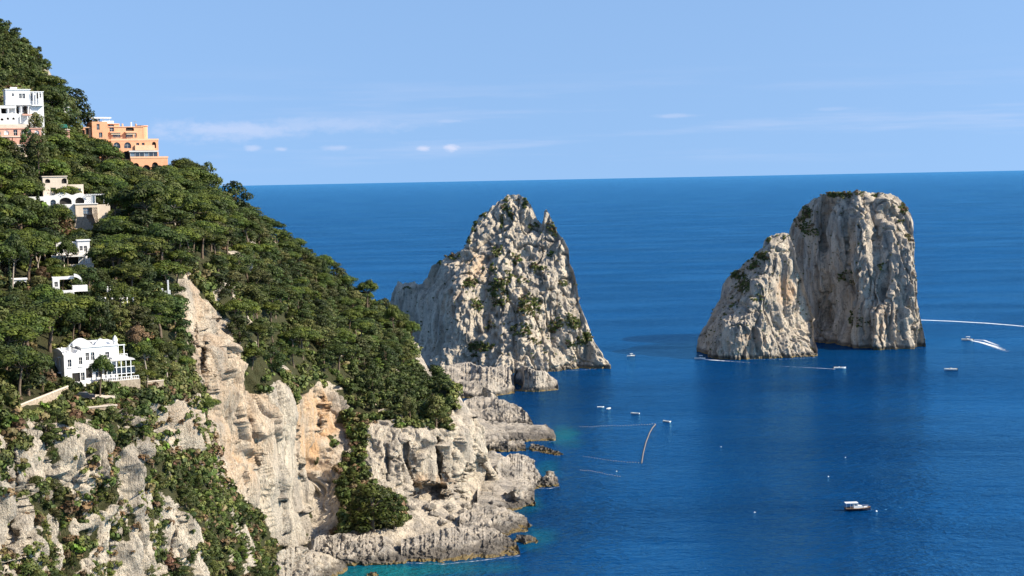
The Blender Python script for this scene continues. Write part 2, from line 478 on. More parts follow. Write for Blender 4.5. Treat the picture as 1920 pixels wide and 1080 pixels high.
def rock_disp(P, spacing, big=4.0, mid=2.2, small=1.0, seed=0.0, zf=0.28, fine=1.0, sharp=9.0):
    if fine != 1.0: return rock_disp(P * fine, spacing * fine, big * (1 + fine) / 2, mid, small, seed, zf, 1.0, sharp) / fine
    """rounded ribs split by sharp cracks, mostly upright, down to hand-sized relief"""
    q = P * np.array([1, 1, zf]) + seed
    Pw = P * np.array([1, 1, min(1.0, zf * 1.5)])
    wp = np.stack([fbm(Pw / 14 + seed, 2), fbm(Pw / 14 + 31 + seed, 2), fbm(Pw / 14 + 77 + seed, 2)], -1)
    q = q + wp * np.array([1.8, 1.8, 0.6])
    def KK(wl): return np.clip(sharp * wl / spacing, 5.0, 40.0)
    def fade(wl): return np.clip(wl / (3.2 * spacing) - 0.6, 0, 1)
    d = big * (1.1 * np.abs(pnoise(q / 23)) - 0.3) * fade(23)
    q2 = P * np.array([1, 1, min(1.0, zf * 1.5)]) + wp * np.array([1.2, 1.2, 1.2 * min(1.0, zf * 1.5)])
    qb = P * np.array([1, 1, min(1.0, max(zf * 1.5, 0.34))]) + wp * np.array([1.0, 1.0, 0.3])
    qc = P * np.array([1, 1, min(1.0, max(zf * 1.5, 0.5))]) + wp * np.array([0.7, 0.7, 0.3])
    d = d + big * 0.55 * blocks(q2 / 19 + 15, 1.3, KK(19)) * fade(19)
    d = d + mid * 0.7 * blocks(qb / 8.5 + 5, 1.2, KK(8.5)) * fade(8.5)
    d = d + mid * 0.46 * blocks(qc / 3.4 + 9, 1.1, KK(3.4)) * fade(3.4)
    # clefts: thin, deep, running down the rock
    q3 = P * np.array([1, 1, zf * 0.55]) + wp * np.array([0.8, 0.8, 0.2]) + seed
    d = d + mid * 1.1 * pnoise(q / 46 + 7) - mid * 0.95 * np.clip(1 - np.abs(pnoise(q3 / 9.0 + 3)) / 0.10, 0, 1) * fade(5)
    d = d - mid * 0.45 * np.clip(1 - np.abs(pnoise(q3 / 4.2 + 13)) / 0.12, 0, 1) * fade(2.4)
    # ledges
    if zf > 0.12: d = d - mid * 0.10 * np.clip(1 - np.abs(pnoise(P * np.array([.35, .35, 1]) / 6.0 + wp * .3 + 23)) / 0.12, 0, 1) * fade(4)
    d = d + small * 0.9 * fbm(P * np.array([1, 1, 0.5]) / 3.6 + 3, 3) * fade(2.6)
    d = d + small * 0.75 * blocks(P * np.array([1, 1, 0.55]) / 2.1 + 31, 1.1, KK(2.1)) * fade(2.4)
    return d

FRONT = {}          # grids kept for placing plants: name -> dict(P, N, px, py)
def interp_line(pts):
    pts = np.array(pts, float)
    return lambda x: np.interp(x, pts[:, 0], pts[:, 1])

def make_rock(name, top, bot, ctrl=None, ztop=None, nu=200, nv=160, thick=40.0, big=4.0, mid=2.2, small=1.0, seed=0.0, zf=0.28,
              mat='rock', jit=2.0, hollows=(), warm=(), vegs=(), power=1.3, edge=0.02, fine=1.3, soft=()):
    top = np.array(top, float)
    px = np.linspace(top[0, 0], top[-1, 0], nu)
    # more columns where the outline is steep
    yt = np.interp(px, top[:, 0], top[:, 1])
    seg = np.r_[0, np.cumsum(np.hypot(np.diff(px), 0.35 * np.diff(yt)))]
    px = np.interp(np.linspace(0, seg[-1], nu), seg, px)
    yt = np.interp(px, top[:, 0], top[:, 1])
    yb = np.interp(px, *np.array(bot, float).T)
    yt = yt + jit * noise1(px / 9.0, seed + 2.2) + jit * 0.6 * noise1(px / 3.5, seed + 8)
    yt = np.minimum(yt, yb - 1.0)
    v = np.linspace(0, 1, nv)[:, None]
    PY = yb[None] + (yt - yb)[None] * v
    PX = np.broadcast_to(px[None], PY.shape)
    if ctrl is not None:
        D = rbf(ctrl)(PX, PY)
    else:
        Db = Dz(px, yb, 0.0); zt = np.interp(px, *np.array(ztop, float).T) if np.ndim(ztop) else np.full(nu, ztop)
        Dt = np.maximum(Dz(px, yt, zt), Db + 0.5)
        D = Db[None] + (Dt - Db)[None] * v ** power
    for hx, hy, rx, ry, dep in hollows:
        r = np.hypot((PX - hx) / rx, (PY - hy) / ry)
        D = D + dep * sstep(r, 1.15, 0.7)
    for hx, hy, rx, ry, dep in soft:
        r = np.hypot((PX - hx) / rx, (PY - hy) / ry)
        D = D + dep * sstep(r, 1.3, 0.0)
    P = at(PX, PY, D)
    N, sp = grid_normals(P)
    Nh = N * np.array([1, 1, 0.45]); Nh /= np.linalg.norm(Nh, axis=-1)[..., None]
    dd = rock_disp(P, sp, big, mid, small, seed, zf, fine)
    u01 = np.linspace(0, 1, nu)[None]
    fade = sstep(u01, 0, edge) * sstep(u01, 1, 1 - edge) * (0.35 + 0.65 * sstep(v, 1.0, 0.93))
    P = P + Nh * (dd * fade)[..., None]
    N, sp = grid_normals(P)
    vegm = np.zeros(PX.shape)
    for ex, ey, rx, ry, s in vegs:
        r = np.hypot((PX - ex) / rx, (PY - ey) / ry)
        vegm = np.maximum(vegm, s * sstep(r, 1.35, 0.3))
    vegm = vegm * np.clip(0.75 + 0.9 * fbm(P / 7.0 + 50, 3), 0, 1)
    wm = np.zeros(PX.shape)
    for ex, ey, rx, ry, s in warm:
        r = np.hypot((PX - ex) / rx, (PY - ey) / ry)
        wm = np.maximum(wm, s * sstep(r, 1.3, 0.4))
    FRONT[name] = dict(P=P, N=N, px=PX, py=PY, veg=vegm, sp=sp)
    # skirt under water
    sk = P[0].copy(); sk[:, 2] = -6.0
    front = np.concatenate([sk[None], P], 0)
    # back of the rock
    nb = 26
    wv = np.linspace(0, 1, nb)[:, None]
    T = P[-1]
    back = np.empty((nb, nu, 3))
    bul = np.sqrt(np.clip(np.sin(np.pi * np.linspace(0, 1, nu)), 0, 1))[None]
    back[..., 0] = T[None, :, 0] + 0 * wv
    back[..., 1] = T[None, :, 1] + thick * np.sqrt(wv) * bul
    back[..., 2] = T[None, :, 2] * (1 - wv ** 1.2) - 6.0 * wv
    nbk = rock_disp(back, np.full(back.shape[:2], 2.0), big, mid, small, seed + 4, zf)
    back[..., 1] += nbk * sstep(wv, 0, 0.15) * 0.8
    VV = np.concatenate([front.reshape(-1, 3), back.reshape(-1, 3)])
    QQ = np.concatenate([grid_quads(nv + 1, nu), grid_quads(nb, nu, (nv + 1) * nu)])
    vegs_c = vegm * 0.72
    va = np.concatenate([vegs_c[:1].ravel(), vegs_c.ravel(), np.tile(vegs_c[-1], nb)])
    wa = np.concatenate([wm[:1].ravel(), wm.ravel(), np.tile(wm[-1], nb)])
    me = np_mesh(name, VV, QQ, {'veg': va, 'warm': wa}, smooth=False)
    return link(name.rstrip('_0123456789'), me, M[mat])

# ---- the tall pointed stack
TERRA_TOP = [(730, 572), (738, 548), (749, 525), (755, 531), (778, 529), (784, 534), (798, 519), (804, 500), (817, 490), (848, 474), (870, 466), (881, 449),
             (885, 429), (897, 408), (922, 389), (938, 375), (953, 365), (973, 364), (988, 373), (1000, 393), (1009, 413), (1017, 420), (1022, 398), (1026, 393), (1032, 404),
             (1039, 420), (1045, 435), (1058, 451), (1066, 468), (1068, 492), (1076, 507), (1082, 531), (1086, 566), (1097, 597), (1109, 628), (1121, 655), (1132, 671), (1145, 684)]
TERRA_BOT = [(730, 690), (800, 700), (880, 708), (965, 704), (1040, 695), (1100, 692), (1145, 688)]
TERRA_CTRL = [(732, 570, 1004), (745, 640, 994), (760, 560, 985), (800, 520, 975), (790, 620, 966), (828, 600, 934), (836, 500, 955), (820, 690, 926), (900, 650, 922),
              (900, 560, 934), (900, 470, 957), (890, 430, 972), (960, 366, 975), (960, 450, 953), (960, 560, 930), (960, 690, 903), (1027, 400, 960), (1050, 450, 950), (1008, 420, 966),
              (1040, 560, 928), (1040, 690, 911), (1085, 560, 936), (1100, 640, 926), (1145, 686, 926), (1110, 690, 918), (850, 560, 932)]
TERRA_VEG = [(955, 372, 18, 8, .9), (985, 380, 6, 14, .8), (948, 390, 12, 8, .8), (960, 405, 10, 8, .8), (940, 410, 5, 20, .6), (905, 402, 14, 6, .9), (890, 425, 6, 16, .9), (880, 452, 6, 10, .8),
             (845, 478, 18, 6, .9), (818, 492, 10, 7, .9), (880, 533, 16, 16, .95), (932, 470, 12, 14, .8), (965, 482, 12, 12, .85), (925, 500, 10, 12, .6), (998, 425, 10, 7, .7),
             (935, 545, 26, 34, .72), (990, 575, 30, 26, .72), (965, 520, 40, 18, .5), (1005, 500, 22, 10, .6), (895, 570, 12, 18, .8), (915, 610, 14, 12, .6), (980, 620, 26, 14, .75),
             (1045, 610, 20, 16, .85), (1070, 605, 18, 18, .9), (1095, 635, 16, 14, .9), (1070, 645, 14, 9, .7), (905, 652, 26, 12, .85), (885, 655, 14, 14, .9), (1035, 430, 12, 16, .6), (1030, 475, 10, 8, .6), (1060, 530, 12, 8, .5),
             (768, 540, 12, 6, .6), (1005, 640, 20, 10, .5), (1020, 660, 16, 6, .4)]
TERRA = make_rock('sea_stack_1', TERRA_TOP, TERRA_BOT, TERRA_CTRL, nu=330, nv=250, thick=55, big=6.0, mid=3.0, small=1.2, seed=1.7, zf=0.14, fine=1.0, vegs=TERRA_VEG,
                  warm=[(890, 500, 28, 40, .5), (840, 560, 30, 50, .3)], jit=2.2, edge=0.012)
tag(TERRA, 'tall pointed limestone sea stack with a small spike, joined to the headland', 'sea stack')

MEZZO_TOP = [(1306, 652), (1312, 630), (1318, 618), (1330, 600), (1343, 577), (1355, 557), (1358, 530), (1370, 515), (1390, 500), (1413, 480), (1433, 463), (1436, 447), (1447, 442), (1460, 437),
             (1478, 435), (1483, 447), (1490, 463), (1498, 497), (1507, 530), (1518, 563), (1525, 597), (1528, 630), (1533, 655)]
MEZZO_BOT = [(1306, 656), (1345, 671), (1400, 672), (1470, 672), (1533, 668)]
MEZZO_CTRL = [(1308, 650, 1002), (1330, 630, 990), (1345, 665, 956), (1358, 605, 958), (1338, 590, 1008), (1355, 545, 1014), (1398, 592, 954), (1388, 512, 1004), (1418, 535, 960), (1442, 475, 968),
              (1450, 442, 985), (1478, 437, 985), (1470, 500, 968), (1450, 600, 956), (1430, 668, 953), (1500, 530, 978), (1500, 640, 957), (1527, 655, 964), (1523, 600, 982), (1350, 640, 960), (1375, 560, 990)]
MEZZO_VEG = [(1385, 515, 22, 12, .95), (1410, 497, 20, 12, .95), (1432, 480, 18, 10, .95), (1395, 540, 22, 26, .7), (1440, 450, 7, 10, .9), (1375, 570, 16, 22, .45), (1420, 560, 14, 10, .45), (1473, 447, 6, 8, .6)]
MEZZO = make_rock('sea_stack_2', MEZZO_TOP, MEZZO_BOT, MEZZO_CTRL, nu=230, nv=190, thick=40, big=4.2, mid=2.6, small=1.1, seed=5.1, zf=0.13, fine=1.1, vegs=MEZZO_VEG,
                  warm=[(1480, 545, 22, 30, .7), (1400, 640, 40, 20, .3)], mat='rock_grey', jit=2.0)
tag(MEZZO, 'lower sloping grey limestone sea stack standing before the blocky one', 'sea stack')

FUORI_TOP = [(1466, 480), (1474, 447), (1480, 437), (1483, 423), (1490, 410), (1497, 395), (1510, 385), (1527, 372), (1547, 362), (1567, 358), (1587, 361), (1613, 358), (1633, 362), (1650, 361), (1670, 364),
             (1687, 373), (1697, 385), (1707, 402), (1712, 417), (1712.5, 440), (1713, 480), (1714, 523), (1718, 563), (1725, 593), (1732, 623), (1736, 648)]
FUORI_BOT = [(1466, 660), (1535, 655), (1600, 654), (1736, 652)]
FUORI_CTRL = [(1470, 480, 1078), (1488, 430, 1074), (1500, 600, 1062), (1530, 400, 1050), (1535, 500, 1040), (1560, 600, 1030), (1545, 650, 1026), (1598, 500, 1006), (1600, 640, 1004), (1580, 560, 1020),
              (1590, 420, 1014), (1570, 362, 1036), (1640, 364, 1030), (1640, 450, 1000), (1650, 600, 990), (1650, 650, 986), (1690, 500, 1002), (1706, 430, 1014), (1690, 380, 1028), (1716, 600, 1002), (1732, 650, 1000), (1690, 650, 989), (1625, 590, 993), (1690, 600, 990)]
FUORI_VEG = [(1560, 364, 40, 7, .9), (1600, 366, 40, 8, .6), (1515, 400, 22, 14, .8), (1500, 420, 14, 20, .7), (1520, 430, 20, 20, .55), (1693, 392, 9, 12, .85), (1640, 366, 30, 6, .5), (1585, 520, 24, 20, .5), (1590, 595, 16, 20, .5),
             (1615, 610, 12, 20, .5), (1650, 500, 10, 14, .4), (1700, 440, 8, 20, .45), (1690, 420, 12, 10, .4)]
FUORI = make_rock('sea_stack_3', FUORI_TOP, FUORI_BOT, FUORI_CTRL, nu=270, nv=240, thick=60, big=8.0, mid=4.4, small=1.1, seed=9.4, zf=0.11, vegs=FUORI_VEG,
                  soft=[(1556, 600, 26, 80, 11), (1640, 430, 14, 80, 9), (1590, 440, 12, 90, 10), (1661, 548, 10, 40, 6), (1545, 450, 10, 80, 7)], warm=[(1650, 600, 40, 40, .25), (1590, 470, 20, 30, .3)], mat='rock_grey', jit=2.2)
tag(FUORI, 'blocky flat-topped limestone sea stack, deeply fluted, farthest right', 'sea stack')

# ------------------------------------------------------------------ the headland
YTOP = [(-200, -70), (-60, 0), (0, 48), (40, 80), (70, 106), (88, 130), (97, 165), (106, 225), (130, 262), (165, 288), (240, 312), (315, 322), (380, 356), (440, 385), (480, 425), (540, 465), (600, 512), (660, 545),
        (710, 580), (745, 602), (765, 625), (785, 655), (802, 690), (830, 707), (852, 722), (870, 760), (895, 800), (915, 860), (935, 920), (950, 962), (976, 1002)]
YBOT = [(-200, 1180), (480, 1150), (540, 1100), (650, 1062), (760, 1048), (900, 1042), (976, 1030)]
HC = [(-200, 800, 235), (-200, 1150, 190), (-200, 500, 350), (-200, 200, 480), (-200, -50, 620), (-60, 800, 255), (-60, 1150, 225), (0, 780, 268), (0, 950, 254), (30, 1100, 243), (100, 770, 296), (100, 900, 289), (100, 1100, 276),
      (200, 790, 306), (200, 900, 301), (200, 1100, 291), (300, 745, 332), (300, 850, 329), (300, 1000, 323), (300, 1140, 315), (390, 960, 350), (420, 1050, 360), (470, 1120, 380),
      (50, 730, 306), (170, 735, 318), (170, 700, 330), (290, 715, 344), (50, 650, 330), (50, 600, 350), (200, 620, 362), (310, 620, 385), (50, 500, 400), (200, 500, 425), (300, 480, 445), (345, 520, 442), (60, 400, 458), (150, 400, 484),
      (300, 400, 525), (400, 420, 570), (0, 300, 500), (80, 300, 522), (200, 330, 575), (280, 340, 605), (0, 240, 524), (60, 240, 538), (0, 160, 562), (80, 175, 588), (0, 100, 600), (0, 48, 640), (60, 100, 640), (95, 165, 630),
      (110, 230, 615), (165, 288, 635), (240, 312, 640), (315, 322, 640), (380, 356, 650), (440, 385, 672), (480, 425, 685), (540, 465, 712), (600, 512, 740), (660, 545, 772), (710, 580, 800), (745, 602, 822), (785, 655, 800),
      (802, 690, 735), (830, 707, 612), (852, 722, 566), (870, 760, 558), (895, 800, 554), (915, 860, 553), (935, 920, 557), (950, 962, 530), (976, 1002, 499),
      (360, 600, 434), (340, 700, 404), (380, 620, 433), (430, 640, 438), (400, 780, 424), (440, 850, 427), (470, 950, 430), (500, 1030, 435), (520, 1060, 448), (350, 760, 385), (400, 880, 395),
      (400, 500, 482), (450, 450, 570), (480, 600, 490), (460, 690, 446), (550, 550, 600), (550, 650, 520), (480, 745, 447), (540, 720, 470), (520, 800, 452), (520, 900, 446), (545, 980, 458), (560, 1060, 460),
      (600, 740, 512), (600, 800, 506), (600, 870, 500), (585, 930, 497), (585, 980, 486), (590, 1020, 474), (560, 850, 478),
      (640, 600, 660), (640, 715, 530), (700, 650, 635), (700, 745, 540), (760, 660, 690), (760, 740, 556), (800, 745, 562), (830, 760, 558),
      (640, 800, 520), (655, 900, 496), (640, 980, 477), (700, 850, 507), (690, 800, 514), (700, 960, 486), (750, 800, 518), (780, 925, 504), (800, 860, 511), (800, 800, 522), (850, 900, 526), (850, 800, 536), (900, 900, 544), (900, 850, 547),
      (800, 960, 494), (800, 1000, 482), (800, 1046, 464), (900, 955, 517), (900, 1000, 489), (900, 1040, 468), (700, 1010, 470), (700, 1055, 459), (640, 1030, 468), (640, 1065, 458), (760, 1048, 463)]
ROCK_POLYS = [
    [(333, 525), (350, 515), (368, 530), (395, 570), (425, 600), (440, 660), (462, 735), (482, 745), (505, 725), (520, 715), (540, 760), (556, 800), (566, 900), (570, 1000), (535, 1035), (505, 1010), (484, 960), (440, 925), (425, 905), (404, 830),
     (378, 775), (392, 752), (366, 720), (352, 640), (336, 580)],
    [(548, 800), (566, 750), (600, 712), (640, 720), (648, 755), (624, 820), (604, 870), (590, 950), (575, 1000), (566, 900)],
    [(600, 880), (640, 800), (655, 830), (620, 900), (640, 960), (612, 1015), (570, 1015), (585, 950)],
    [(690, 800), (720, 790), (760, 800), (800, 800), (845, 810), (858, 722), (905, 800), (945, 930), (985, 1010), (985, 1060), (560, 1100), (530, 1060), (590, 1015), (640, 995), (680, 1000), (760, 990), (765, 935), (700, 905), (680, 850)],
    [(-10, 780), (18, 800), (40, 900), (60, 1000), (60, 1100), (-10, 1100)],
    [(30, 815), (60, 780), (80, 840), (92, 920), (80, 960), (45, 900), (20, 850)],
    [(96, 785), (125, 782), (135, 850), (118, 880), (95, 860)],
    [(204, 850), (225, 805), (240, 850), (252, 900), (262, 960), (246, 985), (215, 930)], [(190, 1010), (212, 965), (226, 1000), (262, 1010), (284, 985), (290, 1100), (140, 1100), (140, 1050), (165, 1030)], [(128, 965), (150, 970), (150, 1000), (132, 1005)], [(165, 960), (182, 950), (188, 1010), (172, 1015)],
    [(290, 760), (345, 745), (352, 800), (340, 850), (300, 840), (280, 790)],
    [(310, 940), (345, 970), (365, 990), (352, 1060), (320, 1090), (300, 1020)],
    [(775, 648), (800, 655), (818, 690), (822, 720), (800, 715), (780, 690)],
    [(425, 475), (445, 470), (462, 500), (455, 515), (435, 500)], [(425, 540), (446, 535), (446, 555), (432, 558)], [(393, 528), (402, 528), (404, 560), (392, 560)],
    [(78, 132), (95, 130), (98, 168), (82, 168)], [(140, 408), (178, 405), (165, 435), (140, 440)]]
nu, nv = 640, 430
pxs = np.linspace(-200, 976, 900)
yts = np.interp(pxs, *np.array(YTOP, float).T)
seg = np.r_[0, np.cumsum(np.hypot(np.diff(pxs) * np.where(pxs[1:] < 0, 0.4, 1.0), 0.3 * np.diff(yts)))]
pxs = np.interp(np.linspace(0, seg[-1], nu), seg, pxs)
yt = np.interp(pxs, *np.array(YTOP, float).T) + 4.0 * noise1(pxs / 22.0, 3.3) + 2.0 * noise1(pxs / 6.0, 5.5)
yb = np.interp(pxs, *np.array(YBOT, float).T)
yt = np.minimum(yt, yb - 2)
vv = np.linspace(0, 1, nv)[:, None]
HPY = yb[None] + (yt - yb)[None] * vv
HPX = np.broadcast_to(pxs[None], HPY.shape).copy()
head_depth = rbf(HC)
HD = head_depth(HPX, HPY)
for hx, hy, rx, ry, dep in ((798, 926, 34, 20, 13), (890, 920, 30, 60, 11)):
    nz = fbm(np.stack([HPX / 16, HPY / 16, HPX * 0 + hx], -1), 3)
    r = np.hypot((HPX - hx) / rx, np.where(HPY > hy, (HPY - hy) / (ry * .55), (HPY - hy) / ry)) + 0.35 * nz
    HD = HD + dep * sstep(r, 1.2, 0.75)
# fissures and gullies one can follow in the cliffs: path, half width (photo pixels), depth (m)
for path, wf, dep in (([(384, 590), (382, 650), (381, 700), (384, 740)], 2.6, 6), ([(468, 790), (474, 830), (482, 870)], 4.0, 9), ([(524, 790), (528, 830), (522, 870)], 3.0, 4), ([(605, 745), (602, 800)], 3.0, 4),
                      ([(402, 600), (410, 680), (428, 760), (440, 830)], 2.4, 2.0), ([(496, 760), (506, 830), (512, 920), (520, 1000)], 3.0, 2.5), ([(446, 880), (470, 960)], 3.0, 4), ([(760, 830), (766, 880), (768, 930)], 3.0, 5), ([(820, 820), (826, 880), (832, 915)], 3.5, 6),
                      ([(850, 800), (846, 860), (850, 905)], 3.0, 6), ([(730, 830), (728, 900)], 2.6, 4), ([(874, 790), (878, 840)], 2.6, 4), ([(120, 870), (122, 950)], 4.0, 3.0), ([(68, 800), (90, 900), (88, 960)], 4.0, 4.0), ([(20, 820), (34, 930), (30, 1040)], 4.0, 3.5),
                      ([(330, 950), (324, 1060)], 4.0, 3.0), ([(250, 900), (262, 1000), (270, 1080)], 4.0, 3.5), ([(200, 990), (205, 1080)], 5.0, 4.0), ([(320, 760), (324, 830)], 3.0, 2.5), ([(360, 540), (362, 590), (372, 650)], 2.0, 2.5), ([(560, 800), (556, 880), (560, 960)], 4.0, 3.5)):
    d_ = np.full(HPX.shape, 1e9)
    _yg = np.arange(400.0, 1200.0, 2.0); wob = np.interp(HPY, _yg, 2.2 * noise1(_yg / 17.0, path[0][0] * 0.1, 3))
    for (xa, ya), (xb, yb_) in zip(path[:-1], path[1:]):
        L2 = (xb - xa) ** 2 + (yb_ - ya) ** 2
        t_ = np.clip(((HPX - xa) * (xb - xa) + (HPY - ya) * (yb_ - ya)) / L2, 0, 1)
        d_ = np.minimum(d_, np.hypot(HPX + wob - xa - t_ * (xb - xa), HPY - ya - t_ * (yb_ - ya)))
    HD = HD + dep * np.exp(-(d_ / wf) ** 2)
HP = at(HPX, HPY, HD)
HN, hsp = grid_normals(HP)
rockd = np.full(HPX.shape, 1e3)
for pl in ROCK_POLYS:
    rockd = np.minimum(rockd, poly_dist(HPX, HPY, pl))
rockd = rockd + 9.0 * fbm(HP / 6.0, 3)
# veins of bare rock running down the brushy cliff in the left foreground
lowleft = sstep(HPY, 755, 800) * sstep(HPX, 520, 440)
rockd = rockd + lowleft * 22.0 * fbm(HP * np.array([1, 1, 0.28]) / 3.6 + 60, 3)
vein = fbm(HP * np.array([1, 1, 0.22]) / 5.5 + 40, 3)
rockd = np.where(lowleft > 0.3, np.minimum(rockd, (0.34 - vein) * 60), rockd)
# small outcrops in the maquis of the far slope
mid = sstep(HPX, 420, 480) * sstep(HPX, 800, 760)
rockd = np.where(mid > 0.5, np.minimum(rockd, (0.62 - fbm(HP * np.array([1, 1, 0.4]) / 9.0 + 11, 3)) * 60), rockd)
HVEG = sstep(rockd, -3, 5)                 # 1 where plants and soil cover the ground
amp = 0.45 + 0.55 * (1 - HVEG)
Nh = HN * np.array([1, 1, 0.4]); Nh /= np.linalg.norm(Nh, axis=-1)[..., None] + 1e-9
steep = sstep(1 - np.abs(HN[..., 2]), 0.25, 0.6)
shelf = sstep(HPY, 925, 960) * sstep(HPX, 640, 720)
dd = rock_disp(HP, hsp, 6.5, 5.2, 1.4, 2.0, 0.12, 1.5, 4.0) * (1 - 0.55 * shelf) + shelf * (0.9 * (1.9 * np.abs(pnoise(HP / np.array([6, 6, 1.6]))) - .5) + 0.7 * (1.9 * np.abs(pnoise(HP / np.array([2.6, 2.6, 0.8]) + 7)) - .5))
u01 = np.linspace(0, 1, nu)[None]
fade = (0.35 + 0.65 * sstep(vv, 1.0, 0.95)) * sstep(u01, 1, 0.99)
HP = HP + Nh * (dd * amp * fade * (0.3 + 0.7 * steep))[..., None]
HN, hsp = grid_normals(HP)
HWARM = np.zeros(HPX.shape)
for ex, ey, rx, ry, s in ((600, 800, 45, 90, 1.0), (455, 870, 30, 60, .65), (400, 720, 60, 150, .35), (450, 800, 60, 160, .45), (810, 905, 40, 18, .55), (360, 570, 22, 60, .45), (330, 790, 30, 40, .25), (690, 770, 20, 30, .8)):
    r = np.hypot((HPX - ex) / rx, (HPY - ey) / ry)
    HWARM = np.maximum(HWARM, s * sstep(r, 1.25, 0.5))
FRONT['headland'] = dict(P=HP, N=HN, px=HPX, py=HPY, veg=HVEG, sp=hsp)
sk = HP[0].copy(); sk[:, 2] = np.minimum(sk[:, 2] - 30, -6.0)
rows = [sk[None], HP]
T = HP[-1]
for dy, dz in ((3, -0.6), (9, -4), (22, -16), (45, -40), (80, -75), (130, -200)):
    b = T.copy(); b[:, 1] += dy; b[:, 2] = np.maximum(b[:, 2] + dz, -6.0)
    rows.append(b[None])
allP = np.concatenate(rows, 0)
nr = allP.shape[0]
pad = lambda a: np.concatenate([a[:1], a, np.repeat(a[-1:], nr - nv - 1, 0)], 0).ravel()
HEAD = link('headland', np_mesh('headland', allP.reshape(-1, 3), grid_quads(nr, nu), {'veg': pad(HVEG), 'warm': pad(HWARM)}), M['rock'])
tag(HEAD, 'steep wooded limestone headland falling in cliffs to the sea', kind='structure')

def head_point(px, py):
    k = np.argmin((HPX - px) ** 2 + (HPY - py) ** 2)
    return HP.reshape(-1, 3)[k]

# ------------------------------------------------------------------ rocks along the shore
def shore(name, top, bot, ztop, label, seed, cat='rock', nu=90, nv=50, thick=8, big=1.4, mid=2.2, small=1.0, zf=0.9, mat='rock_shore', power=1.6, fine=1.9, **kw):
    o = make_rock(name, top, bot, None, ztop, nu, nv, thick, big, mid, small, seed, zf, mat=mat, power=power, jit=2.4, edge=0.04, fine=fine, **kw)
    return tag(o, label, cat)
shore('rock_1', [(815, 700), (822, 690), (850, 683), (880, 680), (905, 690), (925, 689), (940, 685), (955, 690), (962, 705), (965, 728)], [(815, 745), (900, 748), (965, 738)], [(815, 12), (900, 13), (955, 12), (965, 2)],
      'broad flat-topped pale rock joining the headland to the pointed stack', 2.1, nu=150, nv=70, thick=40, big=2.2, mid=1.8, zf=0.5)
shore('rock_2', [(957, 728), (962, 706), (970, 690), (982, 686), (1000, 694), (1020, 697), (1035, 707), (1046, 716), (1047, 728)], [(957, 733), (1000, 735), (1047, 731)], [(957, 1), (982, 13), (1020, 10), (1047, 3)],
      'low ribbed rock with a dark sea cave at the foot of the pointed stack', 3.1, nu=110, nv=60, thick=34, big=1.4, mid=1.4, zf=0.6, hollows=[(972, 712, 10, 20, 22)])
shore('rock_3', [(870, 752), (895, 742), (925, 746), (945, 750), (970, 760), (988, 772), (998, 788), (1001, 797)], [(870, 795), (905, 797), (950, 800), (1001, 799)], [(870, 9), (940, 9), (985, 6), (1001, 1)],
      'smooth pale boulder hump on the shore below the yellow parasols', 4.3, nu=120, nv=60, thick=14, mid=1.5, zf=1.0)
shore('rock_4', [(880, 795), (915, 788), (960, 792), (1000, 796), (1025, 797), (1036, 806), (1042, 818), (1042, 822)], [(880, 830), (935, 826), (985, 828), (1042, 826)], [(880, 5), (960, 3.5), (1020, 2.2), (1042, 0.6)],
      'low layered rock shelf with an ochre tip reaching into green water', 5.7, nu=140, nv=60, thick=6, mid=1.0, small=0.9, zf=2.0)
shore('rock_5', [(918, 834), (930, 824), (955, 826), (978, 827), (985, 836), (986, 842)], [(918, 848), (950, 847), (986, 846)], [(918, 3), (960, 3), (986, 1)], 'narrow dark-edged shore ledge just below the layered shelf', 6.3, nu=90, nv=40)
shore('rock_6', [(992, 838), (1000, 831), (1020, 835), (1040, 843), (1050, 845), (1056, 850)], [(992, 843), (1020, 851), (1040, 855), (1056, 853)], [(992, 1.5), (1010, 2.2), (1045, 1.6), (1056, 0.5)],
      'long thin dark reef pointing seaward off the layered shelf', 7.2, nu=90, nv=36, thick=3)
shore('rock_7', [(925, 880), (938, 860), (955, 852), (972, 850), (990, 856), (1000, 862), (1004, 878), (1012, 888), (1020, 895), (1022, 905)], [(925, 922), (970, 925), (1022, 914)], [(925, 11), (970, 9), (1000, 7), (1022, 1)],
      'knobbly pale outcrop beside the cliff, left of the pointed spike', 8.8, nu=120, nv=70, thick=8, mid=1.7, zf=0.8)
shore('rock_8', [(1010, 905), (1020, 896), (1026, 887), (1031, 885), (1040, 893), (1048, 907)], [(1010, 914), (1030, 914), (1048, 912)], [(1010, 2), (1030, 5), (1048, 0.8)], 'small pointed dark rock spike at the tip of the outcrop', 9.9, nu=70, nv=44, thick=5)
shore('rock_9', [(935, 935), (945, 924), (965, 918), (985, 920), (998, 930), (1004, 944)], [(935, 944), (965, 950), (1004, 949)], [(935, 6), (970, 6), (1004, 1)], 'jagged grey rock block right of the cliff foot', 11.1, nu=90, nv=50)
shore('rock_10', [(925, 972), (940, 962), (955, 955), (975, 963), (988, 972), (994, 984)], [(925, 998), (960, 996), (994, 990)], [(925, 5), (955, 5), (994, 1)], 'rounded shore rock with ochre waterline near the lower shelf', 12.5, nu=90, nv=50)
shore('rock_11', [(964, 1012), (975, 1002), (990, 1001), (1004, 1006), (1008, 1014)], [(964, 1018), (985, 1022), (1008, 1018)], [(964, 0.6), (985, 2.4), (1008, 0.6)], 'tiny ochre islet just off the lower rock shelf', 13.7, nu=70, nv=40, thick=3)
shore('rock_12', [(752, 1012), (790, 1002), (840, 990), (890, 985), (925, 990), (950, 1002), (968, 1018), (975, 1034)], [(752, 1052), (830, 1056), (900, 1048), (975, 1040)], [(752, 5), (840, 5.5), (930, 4), (975, 0.8)],
      'long pale undercut rock shelf at the waterline below the sea caves', 14.9, nu=170, nv=70, thick=5, mid=1.3, zf=1.6, power=1.1)
